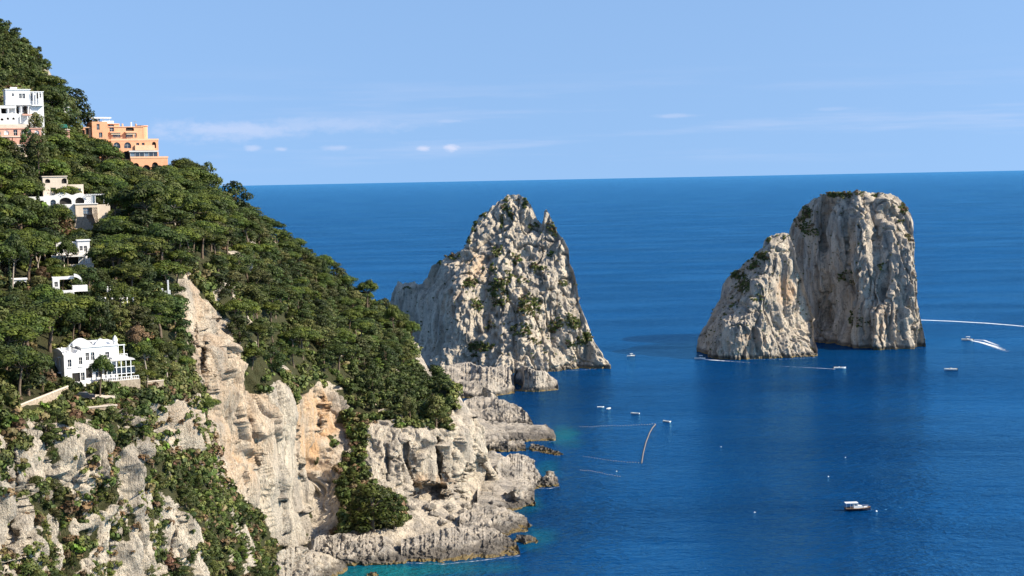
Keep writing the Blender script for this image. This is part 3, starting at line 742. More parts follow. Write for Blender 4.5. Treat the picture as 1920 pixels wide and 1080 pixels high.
shore('rock_13', [(575, 1020), (600, 1004), (640, 1000), (680, 1002), (720, 1005), (745, 1012), (762, 1030)], [(575, 1050), (620, 1062), (690, 1062), (762, 1056)], [(575, 7), (640, 7), (720, 6), (762, 1)],
      'dark-streaked rock ledge above the turquoise inlet', 15.3, nu=140, nv=60, thick=6, mid=1.8, zf=0.4)
shore('rock_14', [(505, 1050), (530, 1030), (560, 1024), (590, 1034), (620, 1042), (645, 1052), (652, 1062)], [(505, 1105), (560, 1100), (620, 1086), (652, 1068)], [(505, 12), (560, 9), (620, 3), (652, 0.6)],
      'pile of white rocks at the foot of the bare cliff', 16.2, nu=140, nv=70, thick=6, mid=1.8, zf=1.0, mat='rock')
shore('rock_15', [(688, 1078), (696, 1071), (704, 1072), (710, 1078)], [(688, 1080), (700, 1081), (710, 1080)], 1.2, 'small white boulder in the turquoise inlet', 17.4, nu=40, nv=24, thick=2, mid=0.5, small=0.4, mat='rock')
shore('rock_16', [(900, 742), (905, 725), (915, 728), (928, 735), (935, 748)], [(900, 752), (920, 756), (935, 754)], [(900, 9), (915, 13), (935, 8)], 'pale boulder behind the yellow parasols', 18.4, nu=50, nv=30, thick=5)
shore('rock_17', [(895, 852), (925, 848), (950, 860), (985, 880), (1004, 908), (1002, 928)], [(895, 968), (940, 966), (980, 954), (1002, 938)], [(895, 4), (950, 3), (1002, 0.7)],
      'low broken rock apron linking the outcrops along the cliff foot', 19.6, nu=130, nv=90, thick=3, mid=2.0, zf=1.3)
shore('rock_18', [(862, 965), (890, 950), (930, 948), (960, 958), (985, 975), (990, 988)], [(862, 1012), (920, 1010), (960, 1004), (990, 996)], [(862, 6), (930, 5), (990, 0.7)],
      'stepped grey shelf between the cave cliff and the ochre islet', 20.3, nu=130, nv=70, thick=4, mid=2.0, zf=1.4)
shore('rock_19', [(850, 770), (880, 772), (915, 790), (940, 802), (955, 815)], [(850, 850), (900, 846), (935, 842), (955, 836)], [(850, 7), (900, 5), (955, 2)],
      'pale layered ledges behind the edge of the cave cliff', 21.5, nu=110, nv=70, thick=4, mid=1.8, zf=1.6)
# loose boulders on the shelf under the caves
rb = np.random.default_rng(21)
for k in range(16):
    px = rb.uniform(770, 940); py = rb.uniform(945, 985) + (px - 770) * 0.02
    wpx = rb.uniform(9, 22); hpx = wpx * rb.uniform(0.4, 0.7)
    p = head_point(px, py)
    s = wpx * p[1] / FPX / 2
    nth, nph = 14, 9
    th = np.linspace(0, 2 * np.pi, nth, endpoint=False); ph = np.linspace(-1.3, 1.45, nph)
    TH, PH = np.meshgrid(th, ph)
    sv = np.stack([np.cos(PH) * np.cos(TH), np.cos(PH) * np.sin(TH), np.sin(PH)], -1)
    sv = sv * (1 + 0.35 * fbm(sv * 1.3 + k * 7.1, 3) + 0.35 * blocks(sv * 1.6 + k * 3.3, 1.2))[..., None] * np.array([s, s * 1.3, s * 0.75])
    i = np.arange(nth * nph).reshape(nph, nth)
    q = np.stack([i[:-1], np.roll(i, -1, 1)[:-1], np.roll(i, -1, 1)[1:], i[1:]], -1).reshape(-1, 4)
    n0 = len(sv.reshape(-1, 3))
    o = link('boulder', np_mesh('boulder', sv.reshape(-1, 3), q, {'veg': np.zeros(n0), 'warm': np.zeros(n0)}), M['rock'])
    o.location = p + np.array([0, -0.3, s * 0.25])
    tag(o, 'loose pale boulder on the rock shelf below the sea caves', 'boulder', 'boulders on the shelf below the caves')

# ------------------------------------------------------------------ foliage
GREENS = {'pine': [(0.092, 0.124, 0.016), (0.074, 0.108, 0.016), (0.112, 0.140, 0.019), (0.050, 0.080, 0.014)],
          'oak': [(0.048, 0.074, 0.015), (0.064, 0.092, 0.020), (0.036, 0.058, 0.014), (0.080, 0.104, 0.026)],
          'bush': [(0.092, 0.110, 0.026), (0.115, 0.128, 0.034), (0.070, 0.094, 0.020), (0.135, 0.136, 0.040)],
          'dry': [(0.165, 0.098, 0.052), (0.20, 0.125, 0.06), (0.125, 0.085, 0.042), (0.15, 0.12, 0.05)],
          'cypress': [(0.040, 0.064, 0.018), (0.052, 0.078, 0.020)],
          'bright': [(0.105, 0.165, 0.020), (0.085, 0.145, 0.018)]}
def leaf_quads(pads, per_m2, size, pal, rg, flat=0.0, rag=0.18):
    """pads: list of (centre xyz, radii xyz, brightness); one quad per leaf cluster, most of them on the upper side"""
    Vs, Cs = [], []
    for c, r, br in pads:
        c = np.array(c, float); r = np.array(r, float)
        area = 4 * np.pi * ((r[0] * r[1]) ** 1.6 / 3 + (r[0] * r[2]) ** 1.6 / 3 + (r[1] * r[2]) ** 1.6 / 3) ** (1 / 1.6)
        n = max(6, int(area * per_m2))
        d = rg.normal(size=(n, 3)); d /= np.linalg.norm(d, axis=1)[:, None]
        d[:, 2] = np.where((d[:, 2] < -0.25) & (rg.random(n) < 0.6), -d[:, 2], d[:, 2])
        rad = 1 - np.abs(rg.normal(size=n)) * rag
        rad = np.where(rg.random(n) < 0.10, rad + 0.22, rad)
        p = c + d * r * rad[:, None]
        nn = d / r + 0; nn /= np.linalg.norm(nn, axis=1)[:, None]
        nn = nn + rg.normal(size=(n, 3)) * 0.26 + np.array([0, 0, flat])
        nn /= np.linalg.norm(nn, axis=1)[:, None]
        a = np.cross(nn, rg.normal(size=(n, 3))); a /= np.linalg.norm(a, axis=1)[:, None]
        b = np.cross(nn, a)
        s = size * rg.uniform(0.6, 1.35, (n, 1)); s2 = s * rg.uniform(0.45, 0.95, (n, 1))
        Vs.append(np.stack([p - a * s - b * s2 * .6, p + a * s * .7 - b * s2, p + a * s + b * s2 * .7, p - a * s * .6 + b * s2], 1).reshape(-1, 3))
        col = np.array(pal)[rg.integers(0, len(pal))] * br
        cc = col[None] * rg.uniform(0.7, 1.3, (n, 1))
        Cs.append(np.repeat(cc, 4, 0))
    return np.concatenate(Vs), np.concatenate(Cs)
def tube(path, radii, seg=6):
    V, F = [], []
    path = [Vector(p) for p in path]
    for k, p in enumerate(path):
        t = (path[min(k + 1, len(path) - 1)] - path[max(k - 1, 0)]).normalized()
        a = t.cross(Vector((0.3, 1, 0.1))).normalized(); b = t.cross(a)
        for j in range(seg):
            an = 2 * math.pi * j / seg
            V.append(tuple(p + (a * math.cos(an) + b * math.sin(an)) * radii[k]))
    for k in range(len(path) - 1):
        for j in range(seg):
            F.append((k * seg + j, k * seg + (j + 1) % seg, (k + 1) * seg + (j + 1) % seg, (k + 1) * seg + j))
    return V, F
def tubes_mesh(name, tubes):
    V, F = [], []
    for path, rad in tubes:
        v, f = tube(path, rad)
        o = len(V); V += v; F += [tuple(i + o for i in q) for q in f]
    return np_mesh(name, np.array(V), np.array(F), smooth=True)
def crown_mesh(name, pads, per_m2, size, pal, rg, flat=0.0, rag=0.18):
    V, C = leaf_quads(pads, per_m2, size, pal, rg, flat, rag)
    me = np_mesh(name, V, np.arange(len(V)).reshape(-1, 4), {'tint': C})
    me.materials.append(M['leaf'])
    return me
def make_pine(seed, pal='pine', H=9.0, Rr=4.0, forked=False):
    """umbrella-shaped pine: bare leaning trunk, forking limbs, flattened pads of needles"""
    rg = np.random.default_rng(seed)
    lean = rg.uniform(-0.9, 0.9, 2)
    top = np.array([lean[0], lean[1], H * 0.62])
    tubes = []
    if forked:
        j = np.array([0, 0, H * 0.25])
        tubes.append(([(0, 0, -1.5), (0.05, 0, H * .12), tuple(j)], [0.34, 0.28, 0.25]))
        for s in (-1, 1):
            tubes.append(([tuple(j), (s * 0.9, 0.2, H * .42), (s * 1.2, 0.3, H * .72)], [0.22, 0.18, 0.12]))
    else:
        tubes.append(([(0, 0, -1.5), (lean[0] * .1, lean[1] * .2, H * .2), (lean[0] * .6, lean[1] * .5, H * .42), tuple(top)], [0.32, 0.26, 0.2, 0.14]))
    pads = []
    n = rg.integers(15, 20)
    for k in range(n):
        an = k * 2.399 + rg.uniform(-.4, .4); rr = Rr * math.sqrt((k + 0.5) / n) * rg.uniform(0.62, 0.88)
        z = H * (0.90 - 0.34 * (rr / Rr) ** 2) + rg.uniform(-0.6, 0.3)
        pr = Rr * rg.uniform(0.27, 0.42)
        c = np.array([top[0] + rr * math.cos(an), top[1] + rr * math.sin(an), z])
        pads.append((c, (pr, pr, pr * rg.uniform(0.55, 0.8)), rg.uniform(0.75, 1.25)))
        if k % 2 == 0:
            tubes.append(([tuple(top * 0.93), tuple(top * .4 + c * .6 + np.array([0, 0, -0.7])), tuple(c - np.array([0, 0, .25]))], [0.12, 0.08, 0.03]))
    return tubes_mesh('trunk', tubes), crown_mesh('crown', pads, 13.0, 0.165, GREENS[pal], rg, 0.15)
def make_oak(seed, pal='oak', H=7.0, Rr=3.0, low=0.18):
    """dense evergreen broadleaf or young pine: crown almost to the ground, clumped"""
    rg = np.random.default_rng(seed)
    tubes = [([(0, 0, -1.5), (0.1, 0, H * .3), (0.2, 0.1, H * .75)], [0.25, 0.18, 0.06])]
    pads = []
    n = rg.integers(15, 21)
    for k in range(n):
        t = (k + .5) / n
        zf = low + (0.98 - low) * t
        prof = math.sin(math.pi * min(1, (zf - low) / (1 - low) * 0.80 + 0.20)) ** 0.65
        an = k * 2.399 + rg.uniform(-.5, .5)
        rr = Rr * prof * rg.uniform(0.35, 0.8)
        pr = Rr * rg.uniform(0.27, 0.42)
        c = np.array([rr * math.cos(an), rr * math.sin(an), H * zf - pr * .4])
        pads.append((c, (pr, pr, pr * rg.uniform(0.6, 0.85)), rg.uniform(0.7, 1.3)))
        if k % 3 == 0: tubes.append(([(0.1, 0, H * zf * .55), tuple(c * .6 + np.array([0, 0, H * zf * .25])), tuple(c)], [0.09, 0.06, 0.03]))
    return tubes_mesh('trunk', tubes), crown_mesh('crown', pads, 13.0, 0.16, GREENS[pal], rg, 0.1)
def make_cypress(seed, H=9.0, Rr=1.0):
    rg = np.random.default_rng(seed)
    pads = [((rg.uniform(-.1, .1), rg.uniform(-.1, .1), H * (0.1 + 0.85 * t)), (Rr * (1.05 - t) ** .6, Rr * (1.05 - t) ** .6, H * .11), rg.uniform(.8, 1.2)) for t in np.linspace(0, 1, 9)]
    return tubes_mesh('trunk', [([(0, 0, -1.5), (0, 0, H * .8)], [0.18, 0.05])]), crown_mesh('crown', pads, 10, 0.2, GREENS['cypress'], rg)
def make_bush(seed, pal='bush', Rr=1.3):
    rg = np.random.default_rng(seed)
    pads = []
    for k in range(rg.integers(4, 7)):
        an = rg.uniform(0, 6.28); rr = Rr * rg.uniform(0.1, 0.65)
        pr = Rr * rg.uniform(0.38, 0.6)
        pads.append(((rr * math.cos(an), rr * math.sin(an), rg.uniform(0.2, 0.9) * Rr), (pr, pr, pr * rg.uniform(.65, .95)), rg.uniform(.75, 1.25)))
    return leaf_quads(pads, 9.0, 0.19, GREENS[pal], rg)

PINES = [make_pine(100 + k) for k in range(5)]
PINES_FORK = [make_pine(120, forked=True, H=9.5, Rr=4.2)]
PINE_DRY = [make_pine(130, 'dry')]
OAKS = [make_oak(200 + k) for k in range(4)] + [make_oak(206 + k, 'bush', H=6.5, Rr=3.1) for k in range(3)]
OAK_DRY = [make_oak(230, 'dry', H=6.5)]
CONIF = [make_oak(240 + k, 'pine', H=8.0, Rr=2.6, low=0.12) for k in range(3)]
CYP = [make_cypress(300), make_cypress(301)]
for mset, bk in ((PINES, 'bark'), (PINES_FORK, 'bark_pale'), (PINE_DRY, 'bark'), (OAKS, 'bark'), (OAK_DRY, 'bark'), (CONIF, 'bark'), (CYP, 'bark')):
    for tm, cm in mset: tm.materials.append(M[bk])
PINES_PALE = [(PINES[1][0].copy(), PINES[1][1]), (PINES[3][0].copy(), PINES[3][1])]
for tm, cm in PINES_PALE: tm.materials.clear(); tm.materials.append(M['bark_pale'])
KIND = {'pine': (PINES, 9.0, 4.3), 'fork': (PINES_FORK, 9.5, 4.5), 'drypine': (PINE_DRY, 9.0, 4.3), 'palepine': (PINES_PALE, 9.0, 4.3), 'oak': (OAKS, 7.0, 3.0), 'dryoak': (OAK_DRY, 6.5, 3.0), 'conifer': (CONIF, 8.0, 2.7), 'cypress': (CYP, 9.0, 1.1)}
OBJNAME = {'pine': 'pine_tree', 'fork': 'pine_tree', 'drypine': 'pine_tree', 'palepine': 'pine_tree', 'oak': 'evergreen_tree', 'dryoak': 'evergreen_tree', 'conifer': 'conifer_tree', 'cypress': 'cypress_tree'}
CATNAME = {'pine_tree': 'pine', 'evergreen_tree': 'tree', 'conifer_tree': 'conifer', 'cypress_tree': 'cypress'}
TREES = []           # (x, y, z, radius, height)
def tree(kind, pos, h, label, group=None, wide=1.0, rz=None):
    meshes, H0, R0 = KIND[kind]
    tm, cm = meshes[int(rng.integers(0, len(meshes)))]
    s = h / H0
    e = empty(OBJNAME[kind], tuple(pos), rng.uniform(0, 6.28) if rz is None else rz)
    e.scale = (s * wide, s * wide, s)
    link('trunk', tm, None, e); link('crown', cm, None, e)
    tag(e, label, CATNAME[OBJNAME[kind]], group)
    TREES.append((pos[0], pos[1], pos[2], R0 * s * wide, h))
    return e

# ---- trees one can pick out in the photograph: kind, x of trunk, y of crown top, y of base, crown width (all photo pixels), label
def seat(px, pyb):
    """ground point below a visible trunk foot or below the crown"""
    return head_point(px, pyb)
NAMED = [
    ('oak', 104, 164, 254, 84, 'big dark tree standing between the white house and the orange hotel'),
    ('oak', 151, 166, 258, 84, 'tall rounded dark tree just left of the orange hotel'),
    ('oak', 127, 172, 262, 62, 'dark tree filling the gap between two big trees left of the hotel'),
    ('pine', 340, 297, 345, 62, 'flat-topped pine on the skyline just right of the orange hotel'),
    ('conifer', 392, 303, 372, 46, 'tall dark skyline pine with sky showing to its left'),
    ('oak', 440, 338, 412, 66, 'rounded dark tree where the wooded skyline meets the sea horizon'),
    ('oak', 428, 375, 428, 60, 'dense dark tree just below the rounded skyline tree'),
    ('conifer', 503, 407, 442, 22, 'small dark tree alone on the skyline above the blue sea'),
    ('conifer', 535, 436, 474, 34, 'narrow dark conifer on the descending skyline'),
    ('pine', 590, 480, 530, 46, 'rounded pine midway down the descending skyline'),
    ('conifer', 632, 496, 545, 26, 'pointed dark tree on the lower skyline'),
    ('pine', 690, 524, 585, 50, 'broad pine near the lower end of the wooded skyline'),
    ('pine', 738, 570, 640, 30, 'small pine above the pale rocks at the end of the ridge'),
    ('pine', 772, 602, 652, 36, 'last small pine at the ridge end before the pointed stack'),
    ('pine', 150, 262, 330, 84, 'wide bright green pine crown below the orange hotel'),
    ('pine', 205, 272, 330, 70, 'olive green pine directly left below the hotel arches'),
    ('pine', 225, 285, 318, 32, 'small dark round tree hiding the left corner of the hotel'),
    ('pine', 262, 318, 372, 66, 'pine in front of the hotel foot'),
    ('pine', 278, 338, 462, 104, 'large umbrella pine with pale limbs in the middle of the wood'),
    ('palepine', 330, 350, 440, 80, 'spreading pine with pale trunk right of the large umbrella pine'),
    ('pine', 215, 350, 450, 60, 'dark pine right of the cream arched villa'),
    ('dryoak', 112, 383, 445, 56, 'brown-leaved tree in front of the cream arched villa'),
    ('fork', 72, 432, 515, 62, 'umbrella pine with a pale forked trunk'),
    ('dryoak', 80, 500, 545, 36, 'reddish brown tree at the foot of the forked pine'),
    ('palepine', 24, 440, 560, 50, 'umbrella pine with tall pale trunk left of the forked pine'),
    ('pine', 128, 450, 520, 46, 'pine in front of the small white terrace house'),
    ('pine', 92, 533, 620, 78, 'rounded bright green pine below the white roofs'),
    ('pine', 40, 585, 690, 110, 'wide umbrella pine with dark underside left of the white villa'),
    ('pine', 35, 650, 745, 96, 'bushy green pine beside the stone wall left of the white villa'),
    ('pine', 82, 660, 730, 44, 'pine close against the left corner of the white villa'),
    ('drypine', 263, 608, 690, 52, 'umbrella pine with a rusty brown crown behind the white villa'),
    ('palepine', 277, 640, 712, 60, 'green pine with leaning pale trunk right of the white villa'),
    ('palepine', 308, 642, 706, 54, 'pine with straight pale trunk farthest right of the white villa'),
    ('pine', 188, 666, 748, 52, 'small pine standing in front of the white villa facade'),
    ('oak', 192, 553, 640, 56, 'dark tree standing right behind the white villa roof'),
    ('conifer', 172, 570, 638, 26, 'grey-brown narrow tree behind the white villa'),
    ('pine', 225, 530, 610, 62, 'pine below the half-hidden white steps'),
    ('pine', 370, 745, 790, 62, 'dark bush-like pine clinging to the foot of the bare cliff'),
    ('conifer', 700, 905, 998, 100, 'broad dark conifer on the ledge beside the sea caves'),
    ('conifer', 672, 925, 996, 50, 'shaded conifer at the left of the ledge clump'),
    ('conifer', 738, 920, 992, 50, 'green conifer at the right of the ledge clump'),
    ('oak', 530, 1035, 1085, 46, 'dark green tree at the bottom beside the white rocks'),
    ('oak', 700, 680, 745, 40, 'dark tree above the orange cliff on the far slope'),
    ('oak', 770, 740, 790, 40, 'bright green tree on top of the cave promontory'),
    ('oak', 820, 735, 800, 60, 'dark tree clump on the right end of the cave promontory'),
    ('oak', 72, 206, 292, 40, 'leafy tree hiding the right end of the white arcaded house', 508),
    ('oak', 52, 238, 300, 34, 'low leafy tree between the white house and the pink house', 486),
    ('oak', 72, 246, 312, 46, 'leafy tree covering the right end of the pink house', 484),
    ('oak', 10, 292, 340, 44, 'green tree below the pink house at the left edge'),
    ('pine', 60, 298, 350, 60, 'green pine between the pink house and the cream arched villa'),
    ('oak', 100, 272, 330, 40, 'dark leafy tree below the green awning'),
    ('cypress', 23, 490, 600, 14, 'thin dark cypress at the left edge of the wood'),
]
EXPL = []
for kind, px, yt_, yb_, wpx, label, *dd_ in NAMED:
    p = at(px, yb_, dd_[0]) if dd_ else seat(px, yb_).copy()
    mpp = p[1] / FPX
    qx, qy = proj(p)
    h = max(2.0, (qy - yt_) * mpp)
    H0, R0 = KIND[kind][1:]
    wide = (wpx * mpp / 2) / (R0 * h / H0)
    tree(kind, p, h, label, wide=float(np.clip(wide, 0.5, 2.2)))

# views that must stay open: x0, y0, x1, y1, distance of the thing seen there
CLEAR = [(163, 216, 250, 258, 640), (213, 258, 315, 292, 640), (250, 292, 315, 310, 640), (0, 160, 66, 250, 530), (84, 328, 160, 384, 470), (140, 366, 203, 402, 470), (126, 452, 172, 496, 408), (98, 632, 246, 716, 324), (28, 525, 46, 538, 374), (102, 522, 158, 544, 376), (206, 541, 246, 560, 386),
         (302, 526, 320, 552, 410), (142, 407, 172, 428, 468)]
WALLS_LOW = [(38, 750, 80, 764, 290), (80, 735, 126, 750, 300), (168, 762, 216, 782, 300), (140, 730, 178, 744, 306)]
WALLS = [(36, 728, 126, 762, 292), (126, 735, 222, 786, 300)]
HX, HY = HPX.ravel(), HPY.ravel(); HPf = HP.reshape(-1, 3); HVf = HVEG.ravel()
area = (hsp * np.roll(hsp, 1, 0)).ravel()
du = np.linalg.norm(np.gradient(HP, axis=1), axis=-1); dv = np.linalg.norm(np.gradient(HP, axis=0), axis=-1)
area = (du * dv).ravel()
_gy, _gx = np.mgrid[0:1200:4, 0:1000:4].astype(float)
BARE = np.zeros(_gx.shape, bool)
for pl in ROCK_POLYS[:4]: BARE |= in_poly(_gx, _gy, pl)
def bare(x, y):
    i, j = int(y // 4), int(x // 4)
    return 0 <= i < BARE.shape[0] and 0 <= j < BARE.shape[1] and BARE[i, j]
def blocked(p, r, h, low=False):
    x0, y0 = proj(p)
    f = FPX / p[1]
    L, Rr, T_, B_ = x0 - r * f, x0 + r * f, y0 - h * f, y0
    for a, b, c, d, D in (CLEAR + WALLS_LOW if low else CLEAR + WALLS):
        if p[1] < D + 4 and L < c and Rr > a and T_ < d and B_ > b: return True
    n = -1 if low else 0
    for (sx, sy) in ((0, .35), (0, .7), (0, .95), (-.6, .8), (.6, .8)):
        n += bare(x0 + sx * r * f, y0 - sy * h * f)
    if n >= 2: return True
    return False
# stations where a wood of taller trees grows, and where only maquis does
WOODS = [[(80, 180), (170, 250), (200, 320), (60, 330), (-60, 330), (-60, 300), (80, 300)], [(170, 290), (320, 318), (420, 400), (400, 470), (180, 460), (200, 330)], [(-60, 330), (180, 330), (180, 520), (-60, 520)],
         [(180, 460), (400, 470), (345, 520), (330, 640), (180, 640)], [(-60, 520), (180, 520), (180, 640), (100, 640), (96, 750), (-60, 780)]]
ZONES = [(w_, (('pine', 1), ('oak', .35)), (9.5, 13.5), 8.0, '') for w_ in WOODS] + [([(400, 400), (480, 420), (760, 620), (760, 700), (640, 700), (540, 690), (460, 720), (430, 600), (380, 520)], (('oak', 1), ('pine', .7)), (7.5, 11), 9.0, '')] + [  # polygon in photo pixels, [(kind, weight)], height range, spacing, label phrase
    ([(-60, -40), (0, 40), (110, 130), (100, 165), (60, 165), (-60, 170)], (('oak', 1), ('conifer', .4)), (3.0, 5.5), 3.2, 'on the steep hill above the white house'),
    ([(80, 180), (170, 250), (200, 320), (60, 330), (-60, 330), (-60, 240), (80, 240)], (('oak', .7), ('pine', 1), ('cypress', .12)), (6, 10), 4.8, 'between the pink house and the cream arched villa'),
    ([(170, 290), (320, 318), (420, 400), (400, 470), (180, 460), (200, 330)], (('pine', 1), ('oak', .9)), (7, 11), 5.2, 'in the wood below the orange hotel'),
    ([(-60, 330), (180, 330), (180, 520), (-60, 520)], (('pine', 1), ('oak', .7), ('cypress', .1)), (7, 10.5), 4.8, 'around the forked pine and the cream villa'),
    ([(180, 460), (400, 470), (345, 520), (330, 640), (180, 640)], (('pine', 1), ('oak', .9)), (6.5, 10), 4.6, 'in the wood left of the bare cliff top'),
    ([(-60, 520), (180, 520), (180, 640), (100, 640), (96, 750), (-60, 780)], (('pine', 1), ('oak', .9), ('cypress', .06)), (6, 9.5), 4.4, 'in the wood left of and above the white villa'),
    ([(240, 640), (340, 620), (345, 720), (250, 730)], (('pine', .6), ('oak', 1)), (3.5, 5.5), 3.6, 'between the white villa and the bare cliff'),
    ([(400, 400), (480, 420), (760, 620), (760, 700), (640, 700), (540, 690), (460, 720), (430, 600), (380, 520)], (('oak', 1), ('conifer', .45), ('pine', .6)), (4.0, 9.0), 5.6, 'on the far slope below the skyline'),
    ([(660, 700), (780, 660), (850, 740), (850, 800), (720, 790), (650, 760)], (('oak', 1), ('pine', .25)), (3.5, 6.2), 4.4, 'on the slope above the sea caves'),
    ([(60, 790), (230, 790), (300, 870), (500, 960), (540, 1060), (480, 1120), (60, 1120)], (('oak', 1), ('conifer', .4)), (2.6, 5.2), 3.6, 'on the brushy cliff in the lower left'),
    ([(600, 880), (690, 830), (700, 900), (660, 960), (620, 940)], (('oak', 1), ('conifer', .5)), (2.6, 4.2), 3.2, 'on the shaded side of the cave promontory')]
MARKS = [(45, 200, 'the white arcaded house'), (40, 265, 'the pink house'), (240, 265, 'the orange hotel'), (105, 255, 'the green awning'), (140, 365, 'the cream arched villa'), (75, 465, 'the forked pine'), (140, 480, 'the small terrace house'),
         (130, 533, 'the white pavilion'), (225, 552, 'the white steps'), (310, 540, 'the white gate posts'), (170, 680, 'the large white villa'), (80, 745, 'the sloping retaining wall'), (192, 770, 'the rendered terrace wall'), (345, 535, 'the top of the bare cliff'),
         (400, 720, 'the middle of the bare cliff'), (500, 1000, 'the foot of the bare cliff'), (600, 790, 'the orange-stained cliff'), (440, 490, 'the small pale outcrop on the far slope'), (440, 375, 'the skyline where sea begins'), (540, 450, 'the upper skyline slope'),
         (640, 520, 'the middle of the descending skyline'), (720, 575, 'the lower skyline end'), (560, 640, 'the far slope above the bare cliff'), (660, 650, 'the far slope above the orange cliff'), (795, 680, 'the pale pinnacle at the ridge end'), (790, 920, 'the dark sea cave'),
         (885, 890, 'the round sea niche'), (700, 950, 'the ledge conifers'), (110, 820, 'the grey crag under the retaining wall'), (20, 900, 'the pale crag at the picture edge'), (235, 880, 'the rock rib below the terrace'), (320, 800, 'the pale crag left of the bare cliff'),
         (340, 1000, 'the lower cream rock face'), (150, 950, 'the dark gully in the lower cliff'), (420, 960, 'the reddish scrub by the bare cliff'), (200, 1060, 'the bottom edge of the cliff'), (270, 400, 'the large umbrella pine'), (50, 90, 'the steep hilltop'),
         (960, 380, 'the summit of the pointed stack'), (880, 530, 'the left flank of the pointed stack'), (970, 560, 'the middle of the pointed stack'), (1080, 620, 'the right foot of the pointed stack'), (900, 655, 'the base of the pointed stack'), (1400, 510, 'the slope of the lower grey stack'),
         (1570, 365, 'the top of the blocky stack'), (1510, 410, 'the left shoulder of the blocky stack'), (1600, 560, 'the fluted face of the blocky stack'), (1700, 420, 'the right edge of the blocky stack')]
def where(p):
    x, y = proj(p)
    d = [(x - a) ** 2 + ((y - b) * 1.2) ** 2 for a, b, _ in MARKS]; i = int(np.argmin(d))
    dx, dy = x - MARKS[i][0], y - MARKS[i][1]
    far_ = 'close ' if d[i] < 30 ** 2 else ''
    if abs(dx) > 2.2 * abs(dy): q = 'right of' if dx > 0 else 'left of'
    elif abs(dy) > 2.2 * abs(dx): q = 'below' if dy > 0 else 'above'
    else: q = ('below right of' if dx > 0 else 'below left of') if dy > 0 else ('above right of' if dx > 0 else 'above left of')
    return f'{far_}{q} {MARKS[i][2]}'
cand = []
for poly, kinds, hr, spc, phr in ZONES:
    ins = in_poly(HX, HY, poly) & (HVf > 0.6)
    ii = np.nonzero(ins)[0]
    if not len(ii): continue
    n_try = int(min(2600, area[ii].sum() / spc ** 2 * 3))
    pick = rng.choice(ii, n_try, p=area[ii] / area[ii].sum())
    ks = [k for k, _ in kinds]; ws = np.array([q for _, q in kinds], float); ws /= ws.sum()
    for i in pick:
        cand.append((HPf[i], ks[int(rng.choice(len(ks), p=ws))], rng.uniform(*hr), spc, phr))
placed = {}
def too_close(p, d):
    gx, gy = int(p[0] // 6), int(p[1] // 6)
    for a in (-1, 0, 1):
        for b in (-1, 0, 1):
            for q in placed.get((gx + a, gy + b), ()):
                if (q[0] - p[0]) ** 2 + (q[1] - p[1]) ** 2 + (q[2] - p[2]) ** 2 < (0.5 * (d + q[3])) ** 2: return True
    return False
def put(p, d): placed.setdefault((int(p[0] // 6), int(p[1] // 6)), []).append((p[0], p[1], p[2], d))
for x, y, z, r, h in TREES: put((x, y, z), r * 1.1)
chosen = []
for p, k, h, spc, phr in cand:
    H0, R0 = KIND[k][1:]
    r = R0 * h / H0
    if too_close(p, spc) or blocked(p, r, h): continue
    px_, py_ = proj(p)
    if px_ < -60: continue
    put(p, spc)
    chosen.append((p, k, h, spc, phr, h * FPX / p[1]))
chosen.sort(key=lambda c: -c[5])
LAB = {'pine': 'umbrella pine', 'oak': 'dense evergreen tree', 'conifer': 'dark conifer', 'cypress': 'narrow cypress'}
counts = {}
for k, *_r in NAMED: counts[OBJNAME[k]] = counts.get(OBJNAME[k], 0) + 1
rest = []
for c in chosen:
    p, k, h, spc, phr, ap = c
    nm = OBJNAME[k]
    if counts.get(nm, 0) >= 290: rest.append(c); continue
    counts[nm] = counts.get(nm, 0) + 1
    size = 'tall' if ap > 52 else ('mid-sized' if ap > 30 else 'small')
    ph_ = where(p)
    tree(k, p, h, f'{size} {LAB[k]} {ph_}', f'{size} {LAB[k]}s {ph_}', wide=rng.uniform(1.05, 1.5))
print('trees', counts, 'rest', len(rest), 'candidates', len(cand))

# ---- shrubs: the largest in view as things, the rest as one mass
BUSH = [('bush', make_bush(400 + k)) for k in range(5)] + [('dry', make_bush(420 + k, 'dry')) for k in range(3)] + [('oak', make_bush(430 + k, 'oak')) for k in range(2)] + [('bright', make_bush(440, 'bright'))]
BUSH_ME = []
for pal, (v, c) in BUSH:
    me = np_mesh('shrub', v, np.arange(len(v)).reshape(-1, 4), {'tint': c}); me.materials.append(M['leaf']); BUSH_ME.append(me)
shr = []
def scatter(front, n, smin, smax, mask, dry=0.15, spc=1.4, tagtxt='', steep_ok=True):
    F = FRONT[front]
    Pf = F['P'].reshape(-1, 3); X, Y = F['px'].ravel(), F['py'].ravel()
    a = (np.linalg.norm(np.gradient(F['P'], axis=1), axis=-1) * np.linalg.norm(np.gradient(F['P'], axis=0), axis=-1)).ravel()
    wgt = a ** 0.6 * mask.ravel()          # near ground that faces the view gets its share
    if wgt.sum() <= 0: return
    ii = rng.choice(len(wgt), n, p=wgt / wgt.sum())
    Nf = F['N'].reshape(-1, 3)
    for i in ii:
        p = Pf[i]
        if p[2] < 4: continue
        s = rng.uniform(smin, smax)
        if too_close(p, spc * s): continue
        if front == 'headland' and blocked(p, s * 0.6, s * 0.9, True): continue
        put(p, spc * s * 0.9)
        r_ = rng.random()
        b = rng.integers(5, 8) if r_ < dry else (10 if r_ > 0.985 else (rng.integers(8, 10) if r_ > 0.8 else rng.integers(0, 5)))
        shr.append((p + Nf[i] * 0.2 * s - np.array([0, 0, 0.35 * s]), s, int(b), rng.uniform(0, 6.28), s * FPX / p[1], tagtxt))
inpic = (HPX > -40)
lowm = sstep(HPY, 740, 790) * sstep(HPX, 560, 500)
clump = np.clip(fbm(HP / 9.0 + 90, 3) * 2.2, 0.02, 1)
